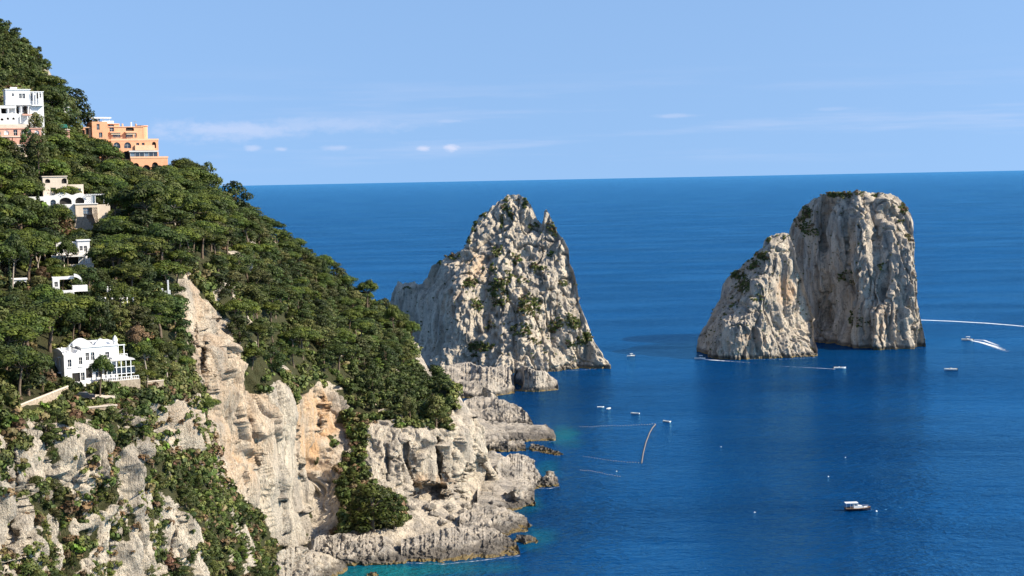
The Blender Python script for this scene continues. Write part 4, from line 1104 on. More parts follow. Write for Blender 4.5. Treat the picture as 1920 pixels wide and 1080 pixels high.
for pl in ROCK_POLYS[:3]: clump = np.where(in_poly(HPX, HPY, pl), clump * 0.12, clump)
scatter('headland', 5200, 0.7, 1.9, HVEG * lowm * inpic, 0.30, 1.0, 'on the brushy cliff in the lower left')
scatter('headland', 1300, 0.4, 1.15, (1 - HVEG) * lowm * inpic * clump, 0.3, 1.3, 'clinging to bare rock in the lower left')
far = sstep(HPX, 380, 420) * (HPY < 800)
scatter('headland', 4200, 0.9, 2.0, HVEG * far * inpic, 0.06, 0.95, 'on the far maquis slope')
scatter('headland', 7000, 0.9, 2.2, HVEG * (1 - far) * (1 - lowm) * inpic, 0.10, 0.7, 'in the undergrowth of the wood')
prom = in_poly(HPX, HPY, [(600, 740), (850, 740), (960, 1000), (600, 1000)])
scatter('headland', 1500, 0.7, 1.6, HVEG * prom, 0.25, 1.0, 'on the cave promontory')
scatter('headland', 150, 0.4, 0.9, (1 - HVEG) * prom * (HPY < 900), 0.3, 2.0, 'on the cave promontory')
topfade = {k: np.linspace(0, 1, FRONT[k]['P'].shape[0])[:, None] for k in ('sea_stack_1', 'sea_stack_2', 'sea_stack_3')}
for nm, n, txt in (('sea_stack_1', 2700, 'on the pointed sea stack'), ('sea_stack_2', 620, 'on the sloping sea stack'), ('sea_stack_3', 900, 'on the blocky sea stack')):
    vm = FRONT[nm]['veg']
    scatter(nm, int(n * 1.3), 0.35, 1.25, np.clip(vm - 0.2, 0, 1) ** 1.3, 0.22, 1.1, txt)
    scatter(nm, 260, 0.3, 0.75, (vm < 0.3) * 1.0, 0.25, 1.5, txt)
shr.sort(key=lambda q: -q[4])
PALN = ['green shrub'] * 5 + ['rusty dry shrub'] * 3 + ['dark leafy shrub'] * 2 + ['bright green shrub']
for p, s, b, rz, ap, txt in shr[:290]:
    o = link('shrub', BUSH_ME[b]); o.location = p; o.rotation_euler = (0, 0, rz); o.scale = (s, s, s * rng.uniform(.8, 1.2))
    ph_ = where(p); tag(o, f'{PALN[b]} {ph_}', 'shrub', f'{PALN[b]}s {ph_}')
def merge(name, items, label, cat):
    Vs, Cs = [], []
    for v, c, p, s, rz, keep, g in items:
        n = len(v) // 4
        m = np.repeat(rng.random(n) < keep, 4)
        vv_ = v[m] * s; cs, sn = math.cos(rz), math.sin(rz)
        x = vv_[:, 0] * cs - vv_[:, 1] * sn; y = vv_[:, 0] * sn + vv_[:, 1] * cs
        Vs.append(np.stack([x, y, vv_[:, 2]], 1) + p); Cs.append(c[m] * g * 1.4)
    V = np.concatenate(Vs); C = np.concatenate(Cs)
    me = np_mesh(name, V, np.arange(len(V)).reshape(-1, 4), {'tint': C})
    print(name, len(items), 'items', len(V) // 4, 'quads')
    return tag(link(name, me, M['leaf']), label, cat, kind='stuff')
# a thinner leaf set with bigger leaves for the mass of small far shrubs
LOW = [leaf_quads([((0.45, 0, .35), (.6, .6, .5), 1.0), ((-.4, .35, .5), (.55, .5, .5), .9), ((0, -.4, .75), (.5, .55, .45), 1.15)], 7.0, 0.26, GREENS[pl], np.random.default_rng(500 + k)) for k, (pl, _) in enumerate(BUSH)]
items = []
for p, s, b, rz, ap, txt in shr[290:]:
    v, c = LOW[b]
    items.append((v, c, p, s * 1.15, rz, 1.0, rng.uniform(.65, 1.35)))
print('shrubs', len(shr))
merge('maquis', items, 'low maquis scrub covering the slopes and sea stacks', 'scrub')
if rest:
    low_oak = [leaf_quads([((rg_.uniform(-1.5, 1.5), rg_.uniform(-1.5, 1.5), rg_.uniform(1.5, 5)), (1.3, 1.3, 1.0), rg_.uniform(.75, 1.25)) for _ in range(9)], 2.4, 0.36, GREENS['oak'], rg_) for rg_ in (np.random.default_rng(600 + q) for q in range(4))]
    merge('far_trees', [(*low_oak[int(rng.integers(0, 4))], p, h / 6.0, rng.uniform(0, 6.28), 1.0, rng.uniform(.7, 1.3)) for p, k, h, spc, phr, ap in rest], 'small far trees merging into one green mass on the slope', 'trees')

# ------------------------------------------------------------------ mesh builder for made things
class MB:
    def __init__(s): s.v = []; s.f = []
    def add(s, V, F):
        o = len(s.v); s.v += [tuple(p) for p in V]; s.f += [tuple(i + o for i in q) for q in F]; return s
    def box(s, x0, x1, y0, y1, z0, z1):
        return s.add([(x0, y0, z0), (x1, y0, z0), (x1, y1, z0), (x0, y1, z0), (x0, y0, z1), (x1, y0, z1), (x1, y1, z1), (x0, y1, z1)],
                     [(0, 3, 2, 1), (4, 5, 6, 7), (0, 1, 5, 4), (1, 2, 6, 5), (2, 3, 7, 6), (3, 0, 4, 7)])
    def prism(s, pts, y0, y1):
        """outline (x, z) counter-clockwise seen from the front, pushed from y0 back to y1"""
        n = len(pts)
        V = [(x, y0, z) for x, z in pts] + [(x, y1, z) for x, z in pts]
        F = [tuple(range(n)), tuple(range(2 * n - 1, n - 1, -1))] + [(i, i + n, (i + 1) % n + n, (i + 1) % n) for i in range(n)]
        return s.add(V, F)
    def prism_x(s, pts, x0, x1):
        n = len(pts)
        V = [(x0, y, z) for y, z in pts] + [(x1, y, z) for y, z in pts]
        F = [tuple(range(n - 1, -1, -1)), tuple(range(n, 2 * n))] + [((i + 1) % n, (i + 1) % n + n, i + n, i) for i in range(n)]
        return s.add(V, F)
    def lathe(s, prof, cx=0, cy=0, seg=10):
        n = len(prof); V = []
        for r, z in prof:
            for k in range(seg):
                a = 2 * math.pi * k / seg; V.append((cx + r * math.cos(a), cy + r * math.sin(a), z))
        F = [(i * seg + k, i * seg + (k + 1) % seg, (i + 1) * seg + (k + 1) % seg, (i + 1) * seg + k) for i in range(n - 1) for k in range(seg)]
        F += [tuple(range(seg - 1, -1, -1)), tuple((n - 1) * seg + k for k in range(seg))]
        return s.add(V, F)
    def tube(s, path, rad, seg=6):
        v, f = tube(path, [rad] * len(path) if np.isscalar(rad) else rad, seg); return s.add(v, f)
    def build(s, name, mat, parent=None, smooth=False):
        me = bpy.data.meshes.new(name); me.from_pydata(s.v, [], s.f)
        if smooth: me.polygons.foreach_set('use_smooth', [True] * len(me.polygons))
        me.update()
        return link(name, me, M[mat] if isinstance(mat, str) else mat, parent)
def arch_pts(xc, z, w_, h, arch, n=7):
    if not arch: return [(xc - w_ / 2, z), (xc + w_ / 2, z), (xc + w_ / 2, z + h), (xc - w_ / 2, z + h)]
    rise = min(h * 0.6, w_ / 2 if arch == 1 else w_ * arch)
    P = [(xc - w_ / 2, z), (xc + w_ / 2, z)]
    for k in range(n + 1):
        a = math.pi * k / n
        P.append((xc + w_ / 2 * math.cos(a), z + h - rise + rise * math.sin(a)))
    return P
def wall_holes(mb, outline, holes, put_pt, y, depth):
    """a wall face with real openings; put_pt maps (u, y, z) to local space"""
    polys = [[Vector((a, b, 0)) for a, b in outline]] + [[Vector((a, b, 0)) for a, b in h] for h in holes]
    flat = [q for pl in polys for q in pl]
    tris = tessellate_polygon(polys)
    mb.add([put_pt(q.x, y, q.y) for q in flat], [tuple(t) for t in tris])
    for h in holes:
        n = len(h)
        V = [put_pt(a, y, b) for a, b in h] + [put_pt(a, y + depth, b) for a, b in h]
        mb.add(V, [(i, (i + 1) % n, (i + 1) % n + n, i + n) for i in range(n)])
def block(root, x0, x1, y0, y1, z0, z1, mat, front=(), left=(), name='wall', pane='glass', depth=0.35, roof=None, top=None):
    """a walled volume; front / left list openings (centre, sill z, width, height, arch)"""
    mb = MB()
    fo = [(x0, z0), (x1, z0)] + (top if top else [(x1, z1), (x0, z1)])
    fpt = lambda u, y, z: (u, y, z)
    wall_holes(mb, fo, [arch_pts(*o[:5]) for o in front], fpt, y0, depth)
    lpt = lambda u, y, z: (x0 + (y - y0), u, z)
    wall_holes(mb, [(y0, z0), (y1, z0), (y1, z1), (y0, z1)], [arch_pts(*o[:5]) for o in left], lpt, y0, depth)
    mb.add([(x1, y0, z0), (x1, y1, z0), (x1, y1, z1), (x1, y0, z1)], [(0, 1, 2, 3)])
    mb.add([(x0, y1, z0), (x1, y1, z0), (x1, y1, z1), (x0, y1, z1)], [(3, 2, 1, 0)])
    if top:
        pts = [(x1, z1)] if False else top
        mb.add([(a, y0, b) for a, b in pts] + [(a, y1, b) for a, b in pts], [(i, i + 1, i + 1 + len(pts), i + len(pts)) for i in range(len(pts) - 1)])
        mb.add([(a, y1, b) for a, b in [(x1, z0), (x0, z0)] + list(reversed(pts))], [tuple(range(len(pts) + 2))])
    else:
        mb.add([(x0, y0, z1), (x1, y0, z1), (x1, y1, z1), (x0, y1, z1)], [(0, 1, 2, 3)])
    wl = mb.build(name, mat, root)
    def window(o, side):
        xc, z, w_, h, arch = o[:5]; pm = o[5] if len(o) > 5 else pane
        pts = arch_pts(xc, z, w_, h, arch)
        d = depth - 0.02
        def P(u, dd, zz): return (u, y0 + dd, zz) if side == 'f' else (x0 + dd, u, zz)
        m = MB(); m.add([P(a, d, b) for a, b in pts], [tuple(range(len(pts)))])
        wn = m.build('window', pm, root)
        if pm != 'dark':
            m = MB(); t = 0.07
            def bar(u0, u1, za, zb):
                if side == 'f': m.box(u0, u1, y0 + d - 0.09, y0 + d - 0.01, za, zb)
                else: m.box(x0 + d - 0.09, x0 + d - 0.01, u0, u1, za, zb)
            bar(xc - t / 2, xc + t / 2, z, z + h * .96)
            bar(xc - w_ / 2 + .01, xc - w_ / 2 + t, z, z + h * .6); bar(xc + w_ / 2 - t, xc + w_ / 2 - .01, z, z + h * .6)
            bar(xc - w_ / 2 + t, xc - t / 2, z + h * .5, z + h * .5 + t); bar(xc + t / 2, xc + w_ / 2 - t, z + h * .5, z + h * .5 + t)
            m.build('frame', 'frame', wn)
    for o in front: window(o, 'f')
    for o in left: window(o, 'l')
    if roof:
        MB().box(x0 - .25, x1 + .25, y0 - .25, y1 + .25, z1 + .004, z1 + .28).build('cornice', roof, root)
    return wl
def balustrade(root, x0, x1, y, z, h=1.0, mat='plaster', n=None):
    m = MB(); m.box(x0, x1, y, y + .16, z + h - .12, z + h); m.box(x0, x1, y, y + .16, z, z + .1)
    n = n or max(3, int((x1 - x0) / .45))
    for k in range(n + 1):
        a = x0 + .06 + (x1 - x0 - .12) * k / n
        m.box(a - .05, a + .05, y + .03, y + .13, z + .1, z + h - .12)
    return m.build('balustrade', mat, root)
def post(root, x, y, z0, z1, r=.14, mat='plaster', name='column'):
    return MB().lathe([(r * 1.3, z0), (r * 1.3, z0 + .15), (r, z0 + .2), (r, z1 - .2), (r * 1.25, z1 - .12), (r * 1.25, z1)], x, y, 8).build(name, mat, root)
def awning(root, x0, x1, y0, y1, z, mat, drop=.6):
    return MB().prism_x([(y0, z - drop), (y0, z - drop - .18), (y1, z - .08), (y1, z)], x0, x1).build('awning', mat, root)

# ---- orange hotel on the ridge
DH = 616.0; k = DH / FPX / 0.97
o0 = at(247, 318, DH)
H = empty('hotel', tuple(o0), R(29))
tag(H, 'terraced orange hotel with arched windows on the wooded ridge', 'hotel')
X = lambda px: (px - 247) * k
Z = lambda py: (318 - py) * DH / FPX
block(H, X(246), X(314), 0, 8, -9, Z(297), 'orange', [(X(255), Z(322), 2.6, 3.6, 1, 'dark'), (X(274), Z(325), 3.2, 3.4, 1, 'dark'), (X(290), Z(322), 2.6, 3.8, 1, 'dark')], depth=.7)
MB().box(X(246) - .2, X(314) + .2, -.15, .35, Z(297) + .004, Z(297) + .7).build('parapet', 'orange_pale', H)
block(H, X(214), X(300), 2.0, 13, -6, Z(264), 'orange', [(X(224), Z(278), 2.9, 2.5, 1), (X(243.5), Z(278), 2.9, 2.5, 1), (X(226), Z(300), 3.2, 3.2, 1), (X(240), Z(298), 2.8, 3.2, 1, 'dark'), (X(262), Z(278), 1.2, 2.2, 0), (X(272), Z(278), 1.2, 2.2, 0), (X(292), Z(278), 1.7, 2.6, 1, 'dark')],
      [(7.5, Z(290), 1.2, 1.8, 0)], depth=.6)
MB().box(X(214) - .15, X(300) + .15, 1.85, 2.3, Z(264) + .004, Z(264) + .8).build('parapet', 'orange_pale', H)
# glazed dining veranda
MB().box(X(243), X(297), -.2, 2.3, Z(284.5), Z(282.5)).build('veranda_roof', 'greyroof', H)
MB().box(X(243), X(297), -.35, -.2, Z(285.4), Z(282.8)).build('veranda_fascia', 'frame', H)
for a in range(6):
    xa = X(246 + a * 8.4); xb = X(246 + a * 8.4 + 7.4)
    pn = MB().box(xa, xb, .25, .33, Z(296.5), Z(285)).build('glazing', 'glass' if a % 3 else 'blueglass', H)
    MB().box(xa - .14, xa - .01, .1, .4, Z(296.8), Z(284.8)).build('mullion', 'frame', pn)
MB().box(X(256), X(292), 1.2, 1.9, Z(282), Z(272.5)).build('terrace_wall', 'orange_pale', H)
# upper storeys, stepped back
block(H, X(212), X(278), 6.5, 16, -8, Z(238), 'orange', [(X(229.5), Z(258.5), 3.2, 2.4, 0), (X(252.5), Z(258.5), 3.0, 2.4, 0), (X(221), Z(246), 1.9, 1.6, 0), (X(254), Z(245), 3.4, 1.9, .3, 'dark'), (X(264), Z(258), 1.0, 2.0, 0)], depth=.5, roof='orange_pale')
block(H, X(184), X(212), 5.0, 14, -12, Z(228), 'orange', [(X(195), Z(243), 1.2, 2.4, 0), (X(199), Z(258), 1.4, 2.2, 0)], [(8, Z(245), 1.2, 1.8, 0)], depth=.4)
block(H, X(205), X(236), 8.2, 15, Z(240), Z(232), 'orange', [(X(222), Z(239.2), 2.4, 1.3, 0)], depth=.4, roof='orange_pale')
MB().lathe([(2.2, Z(266)), (2.2, Z(236.5)), (2.5, Z(236.3)), (2.5, Z(234.6))], X(279), 8.6, 16).build('corner_tower', 'orange', H)
for xa, xb, zz in ((X(216), X(237), Z(248.5)), (X(244), X(264), Z(248.5))):
    MB().box(xa, xb, 5.0, 6.5, zz, zz + .35).build('balcony_slab', 'orange_pale', H)
    awning(H, xa + .4, xb - .4, 4.9, 6.45, zz - .2, 'canvas', .35)
for xa, xb in ((X(216), X(236)), (X(244), X(268)), (X(186), X(212))):
    balustrade(H, xa, xb, 3.4, Z(264) + .9, .7, 'orange_pale')
# roof terrace: white pergola, chimneys, aerial
for a in (189, 199, 209, 219): post(H, X(a), 8.5, Z(232), Z(222), .12, 'white_paint', 'pergola_post')
MB().box(X(186), X(222), 7.5, 11, Z(221.5), Z(219)).build('pergola_roof', 'white_paint', H)
MB().box(X(205), X(226), 7.2, 8.1, Z(231), Z(226)).build('roof_screen', 'white_paint', H)
for a in (236, 243, 268): MB().box(X(a), X(a + 2.2), 9, 9.8, Z(238), Z(231)).build('chimney', 'orange_pale', H)
MB().box(X(259), X(261), 9, 9.6, Z(238), Z(228)).build('chimney', 'white_paint', H)
MB().tube([(X(268), 10, Z(238)), (X(268), 10, Z(226))], .06).box(X(264), X(271), 9.96, 10.04, Z(227), Z(226.4)).build('aerial', 'greyroof', H)
# side annexes
block(H, X(163), X(185), 6.0, 14, -12, Z(239), 'orange', [(X(168.5), Z(253), 1.6, 2.2, 0, 'dark'), (X(176), Z(252), 1.4, 2.6, 0, 'dark')], depth=.5, roof='orange_pale')
block(H, X(300), X(314), 1.0, 6, Z(300), Z(295), 'orange_pale')
for a in range(7): MB().box(X(284 + a * 2), X(284 + a * 2) + .08, 2.1, 2.2, Z(264), Z(260)).build('railing_post', 'greyroof', H)

# ---- white house at the upper left
DW = 519.0; kw = DW / FPX
W = empty('white_house', tuple(at(0, 236, DW)), R(24))
tag(W, 'white house with arcade and long balcony at the upper left', 'house')
X = lambda px: px * kw; Z = lambda py: (236 - py) * kw
block(W, X(14), X(58), 3.2, 11, -4, Z(168), 'plaster', [(X(40.5), Z(184), .9, 1.7, 0), (X(46.5), Z(184), .9, 1.7, 0), (X(27), Z(180), .7, 1.0, 0), (X(33), Z(213), 1.4, 2.6, 0, 'dark'), (X(48), Z(213), 1.5, 2.8, 1, 'dark'), (X(54), Z(213), .9, 2.4, 0)], depth=.4, roof='plaster')
MB().box(X(24), X(36), 5, 8, Z(168) + .3, Z(162.5)).build('roof_block', 'plaster', W)
MB().box(X(12), X(58), 1.2, 3.2, Z(197), Z(195)).build('balcony_slab', 'plaster', W)
balustrade(W, X(12), X(57), 1.2, Z(195), 1.4, 'plaster')
for a in (29, 39.5, 53): post(W, X(a), 1.7, Z(214), Z(197), .2)
block(W, X(58), X(82), 3.6, 9, -4, Z(172), 'plaster', [(X(71), Z(184), 1.2, 1.9, 0, 'dark'), (X(61), Z(188), .7, 2.6, 0), (X(78), Z(182), 1.0, 1.4, 0)], depth=.5, roof='plaster')
for a in (63, 68, 73, 78): post(W, X(a), 2.6, Z(196), Z(172), .2)
MB().box(X(60), X(81), 2.3, 3.6, Z(198), Z(196)).build('loggia_slab', 'plaster', W)
block(W, X(-26), X(33), .8, 4, -5, Z(213), 'plaster', [(X(4.5), Z(226), 1.0, .8, 1, 'dark'), (X(15), Z(224.5), .8, .8, 1, 'dark'), (X(25), Z(224.5), .8, .8, 1, 'dark')], depth=.4)
MB().box(X(-26), X(31), 1.0, 6, Z(203), Z(198)).build('arcade_beam', 'plaster', W)
for a in (-10, 2, 16, 29): post(W, X(a), 1.4, Z(213), Z(203), .3)
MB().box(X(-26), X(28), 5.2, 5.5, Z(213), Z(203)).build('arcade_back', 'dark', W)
awning(W, X(42), X(60), .6, 2.8, Z(213), 'pink', .5)
for a in (37, 50, 62): post(W, X(a), .9, Z(230), Z(216), .16)
MB().box(X(-26), X(52), -.5, 1.2, -4, Z(233)).build('terrace_wall', 'cream', W)
wh = empty('white_house', tuple(at(120, 208, 590)), R(20))
tag(wh, 'small white gable end peeping between the dark trees', 'house')
block(wh, 0, 1.9, 0, 4, -2, 1.3, 'plaster', [(.95, .1, .5, .8, 0)], roof='plaster')

# ---- pink house below it
DP = 494.0; kp = DP / FPX
Pk = empty('pink_house', tuple(at(0, 298, DP)), R(24))
tag(Pk, 'pink house with white arches on terraces below the white house', 'house')
X = lambda px: px * kp; Z = lambda py: (298 - py) * kp
block(Pk, X(-20), X(80), 6.0, 12, -3, Z(241), 'pink', [(X(3), Z(252), 1.4, 1.3, 1, 'plaster'), (X(17), Z(252), 1.6, 1.5, 1, 'plaster'), (X(33), Z(253.5), 1.3, 1.9, 0), (X(47), Z(252), 1.5, 1.5, 1, 'plaster'), (X(58), Z(253.5), 1.3, 1.9, 0), (X(72), Z(252), 1.5, 1.5, 1, 'plaster')], depth=.3, roof='pink')
block(Pk, X(-20), X(24), 2.4, 6, -3, Z(257), 'pink', [(X(8), Z(271), 3.0, 2.2, 0, 'dark')], depth=.8, roof='cream')
block(Pk, X(26), X(55), 3.0, 6, -3, Z(257), 'pink', [], roof='cream')
block(Pk, X(3), X(23), .9, 3, -3, Z(272.5), 'plaster', [(X(10), Z(287.5), 1.6, 1.7, 1), (X(19), Z(287.5), .9, 1.5, 0)], depth=.3, top=[(X(23), Z(280)), (X(20), Z(275)), (X(13), Z(272.5)), (X(6), Z(275)), (X(3), Z(280))])
block(Pk, X(28), X(47), 1.8, 4, -3, Z(272), 'cream', [(X(33), Z(287.5), .8, 1.7, 0), (X(40), Z(287.5), .8, 1.7, 0)], roof='cream')
MB().box(X(10), X(80), -.3, 2, Z(294.5), Z(291.5)).build('terrace_slab', 'cream', Pk)
balustrade(Pk, X(12), X(79), -.2, Z(291.5), .8, 'cream')
for a in (14, 30, 46, 62, 77): post(Pk, X(a), .1, Z(302), Z(294.5), .16, 'cream')
GH = empty('garden_house', tuple(at(85, 258, 556)), R(22))
tag(GH, 'low pinkish garden house with a green awning under dark trees', 'house')
kg = 556 / FPX
block(GH, 0, 44 * kg, 0, 5, -5, 14 * kg, 'pink', [(8 * kg, 1, 1.1, 1.3, 0), (32 * kg, .2, 1.2, 2.0, 0, 'dark')], roof='cream')
awning(GH, 16 * kg, 41 * kg, -.6, 3.0, 14 * kg + 2.2, 'green_awning', 1.2)
for a in (17, 29, 40): post(GH, a * kg, -.4, 14 * kg + .28, 14 * kg + 1.2, .06, 'frame')

# ---- cream arched villa in the middle of the wood
DM = 466.0; km = DM / FPX
Vm = empty('arched_villa', tuple(at(85, 405, DM)), R(22))
tag(Vm, 'cream villa with white wavy arches and pergola in the wood', 'villa')
X = lambda px: (px - 85) * km; Z = lambda py: (405 - py) * km
block(Vm, X(85), X(129), 4.5, 11, -3, Z(332), 'cream', [(X(94), Z(343.5), 1.5, 1.3, .4, 'dark'), (X(125), Z(345), 1.9, 1.7, .4, 'dark'), (X(103.5), Z(359.5), 1.6, 1.2, 0)], depth=.5, roof='cream')
block(Vm, X(122), X(160), 6.0, 11, -3, Z(347), 'cream', [(X(137), Z(364), 2.0, 2.1, .3, 'dark'), (X(152), Z(362), 1.0, 1.2, 0)], depth=.5)
wave = []
for q in range(25):
    px_ = 161 - (161 - 84) * q / 24
    yv = 367 - 5.5 * max(0, math.sin((px_ - 104) / 30 * math.pi)) * (104 <= px_ <= 134) - 3.5 * max(0, math.sin((px_ - 138) / 22 * math.pi)) * (138 <= px_ <= 160)
    wave.append((X(px_), Z(yv)))
block(Vm, X(84), X(161), 1.6, 6, -3, Z(367), 'plaster', [(X(123.5), Z(384), 3.7, 2.1, .4, 'dark'), (X(149.5), Z(383), 2.8, 1.9, .4, 'dark'), (X(101), Z(386), 1.7, 1.9, 1)], depth=.8, top=wave)
block(Vm, X(140), X(180), 0, 5, -5, Z(385), 'cream', [(X(159), Z(402.5), 1.8, 1.9, 0, 'blueglass'), (X(175.5), Z(402.5), 1.7, 1.9, 0, 'blueglass')], depth=.3, roof='plaster')
block(Vm, X(161), X(171), 3.0, 7, 0, Z(369), 'plaster', [], roof='plaster')
MB().box(X(170), X(180), 3.4, 3.6, Z(384), Z(369)).build('glazing', 'blueglass', Vm)
for a in (171, 177, 193, 201): post(Vm, X(a), .6, Z(385), Z(368), .1, 'white_paint', 'pergola_post')
MB().box(X(160), X(202), .4, .8, Z(368), Z(366.6)).build('pergola_beam', 'white_paint', Vm)
for a in range(162, 202, 4): MB().box(X(a), X(a) + .12, .2, 4, Z(366.6) + .004, Z(366.6) + .16).build('pergola_rafter', 'white_paint', Vm)
MB().box(X(45), X(84), 1.0, 1.5, Z(376), Z(368.5)).build('garden_wall', 'plaster', Vm)
MB().box(X(180), X(204), .4, 4, -4, Z(386)).build('terrace', 'cream', Vm)

# ---- small white terrace house
DS = 403.0; ks = DS / FPX
Sh = empty('terrace_house', tuple(at(100, 507, DS)), R(20))
tag(Sh, 'small white house with long balcony beside the forked pine', 'house')
X = lambda px: (px - 100) * ks; Z = lambda py: (507 - py) * ks
block(Sh, X(147), X(169), 2.5, 7, -3, Z(454), 'plaster', [(X(161), Z(474), .8, 1.5, 0), (X(153), Z(472), .8, 1.2, 0)], depth=.3, roof='plaster')
block(Sh, X(108), X(147), 3.5, 8, -3, Z(456), 'plaster', [(X(116), Z(470), 1.4, 1.4, 1, 'dark'), (X(134), Z(472), 1.4, 1.6, 0)], depth=.4)
MB().box(X(98), X(160), .6, 3.5, Z(483), Z(480)).build('balcony_slab', 'plaster', Sh)
balustrade(Sh, X(100), X(158), .7, Z(480), .8, 'cream')
MB().box(X(118), X(168), 3.2, 3.5, Z(503), Z(483)).build('room_shade_panel', 'dark', Sh)  # dark slab in place of the shade inside the room below
for a in (120, 157, 170): post(Sh, X(a), .9, Z(508), Z(483), .18, 'cream')
MB().box(X(130), X(174), .4, .9, -3, Z(497)).build('terrace_wall', 'cream', Sh)

# ---- half-hidden white houses in the lower wood
def lone(name, px, py, D, rz, label, cat='house'):
    e = empty(name, tuple(at(px, py, D)), R(rz)); return tag(e, label, cat, kind='thing')
ka = 390 / FPX
a1 = lone('white_cottage', 25, 541, 371, 20, 'small white cottage left of the reddish brown tree')
block(a1, 0, 23 * ka, 0, 4, -4, 15 * ka, 'plaster', [(5 * ka, .4, .6, 1.0, 0), (11 * ka, .4, .6, 1.0, 0), (17 * ka, .4, .6, 1.0, 0)], depth=.25, roof='plaster')
a2 = lone('white_pavilion', 100, 549, 373, 20, 'white pavilion roof with a curved parapet among pines')
block(a2, 0, 12 * ka, 1.5, 6, -4, 26 * ka, 'plaster', [(6 * ka, 1.4, .8, 1.2, 0)], depth=.25)
MB().box(0, 38 * ka, 3.5, 6, 22 * ka, 27 * ka).build('roof_parapet', 'plaster', a2)
m = MB()
for q in range(12):
    a = math.pi / 2 * q / 11; b = math.pi / 2 * (q + 1) / 11
    m.box((38 + 14 * math.sin(a)) * ka, (38 + 14 * math.sin(b)) * ka + .02, 2.6, 3.2, (12 + 14 * math.cos(b)) * ka, (12 + 14 * math.cos(b)) * ka + .8)
m.build('curved_parapet', 'plaster', a2)
MB().box(34 * ka, 60 * ka, .5, 3.2, 0, 11 * ka).build('wall', 'plaster', a2)
MB().box(16 * ka, 36 * ka, -.2, .5, -2, 3.5 * ka).build('low_wall', 'plaster', a2)
a3 = lone('white_steps', 203, 566, 383, 20, 'white stepped terraces half hidden by pines')
MB().box(0, 27 * ka, 2.4, 5, -3, 27 * ka).build('upper_terrace', 'plaster', a3)
MB().box(4 * ka, 30 * ka, 1.2, 2.4, -3, 21 * ka).build('step_wall', 'plaster', a3)
MB().box(8 * ka, 24 * ka, 0, 1.2, -3, 14 * ka).build('step_wall', 'plaster', a3)
for q in (-14, -6, 6, 33, 44): post(a3, q * ka, -.6, -1, 5 * ka + .6, .22, 'plaster')
a4 = lone('white_gate', 302, 557, 406, 10, 'tall white gate posts at the edge above the bare cliff', 'gate')
for q, zt_ in ((1, 17), (7, 12), (15, 13)): MB().box(q * ka, q * ka + .45, 0, .45, -2, zt_ * ka).build('post', 'plaster', a4)
MB().box(12.0 * ka, 12 * ka + .4, 2, 2.4, 0, 32 * ka).build('post', 'plaster', a4)
MB().box(4.5 * ka, 6.9 * ka, .1, .35, -2, 4 * ka).build('low_wall', 'plaster', a4)
# stone steps wall under the arched villa
sw = lone('stone_wall', 141, 432, 458, 18, 'pale rubble terrace wall under the cream arched villa', 'wall')
mm = MB()
for q in range(5): mm.box(.15 * q, 6.0 - .6 * q, .5 * q, .5 * q + .8, -3, .9 * q + .5)
mm.build('steps', 'stonewall', sw)

# ---- the large white villa on the cliff edge
DV = 318.0; kv = DV / FPX / .96
Vl = empty('white_villa', tuple(at(122, 727, DV)), R(32))
tag(Vl, 'large white villa with curved gables on the cliff edge', 'villa')
X = lambda px: (px - 122) * kv; Z = lambda py: (727 - py) * DV / FPX
zr = Z(664)
arcs = lambda x0, x1, z, r, n=8: [(x1 - (x1 - x0) * q / n, z + r * math.sin(math.pi * q / n)) for q in range(n + 1)]
front_top = [(X(160), zr)] + arcs(X(143), X(157), zr, .7) + arcs(X(124), X(140), zr, .6) + [(X(122), zr)]
block(Vl, X(122), X(160), 0, 8.5, -5, zr, 'plaster', [(X(132), Z(688), .8, 1.55, 0), (X(152), Z(685), .75, 1.5, 0), (X(143), Z(717.5), 1.7, 1.9, 0, 'dark'), (X(155), Z(716), .8, 1.7, 0)],
      [(3.2, Z(690), 1.0, 1.7, 0), (6.2, Z(690), .9, 1.6, 0), (3.2, Z(720), 1.0, 1.9, 0), (6.2, Z(719), .9, 1.7, 0)], depth=.25, top=front_top)
for zz in (Z(672), Z(701.5)): MB().box(-.5, -.006, 2.5, 4.0, zz, zz + .12).build('window_hood', 'plaster', Vl)
for xx in (X(132), X(152)): MB().box(xx - .5, xx + .5, -.14, -.006, Z(690) - .05, Z(690) + .08).build('sill', 'plaster', Vl)
MB().prism_x([(0, zr - .1)] + [(4.2 - 4.2 * math.cos(math.pi * q / 10), zr - .1 + 1.0 * math.sin(math.pi * q / 10)) for q in range(1, 10)] + [(8.4, zr - .1)], -.18, .25).build('curved_gable', 'plaster', Vl)
block(Vl, X(160), X(226), 2.2, 10, -5, Z(656), 'plaster', [(X(170), Z(681), .8, 1.7, 0), (X(180), Z(681), .8, 1.7, 0), (X(207), Z(679), .9, 1.3, 0), (X(172), Z(715), 1.4, 2.2, 0, 'dark'), (X(190), Z(715), 1.4, 2.2, 1), (X(206), Z(712), 1.4, 2.0, 0, 'dark'), (X(217), Z(712), 1.0, 2.0, 0)], depth=.3, roof='plaster')
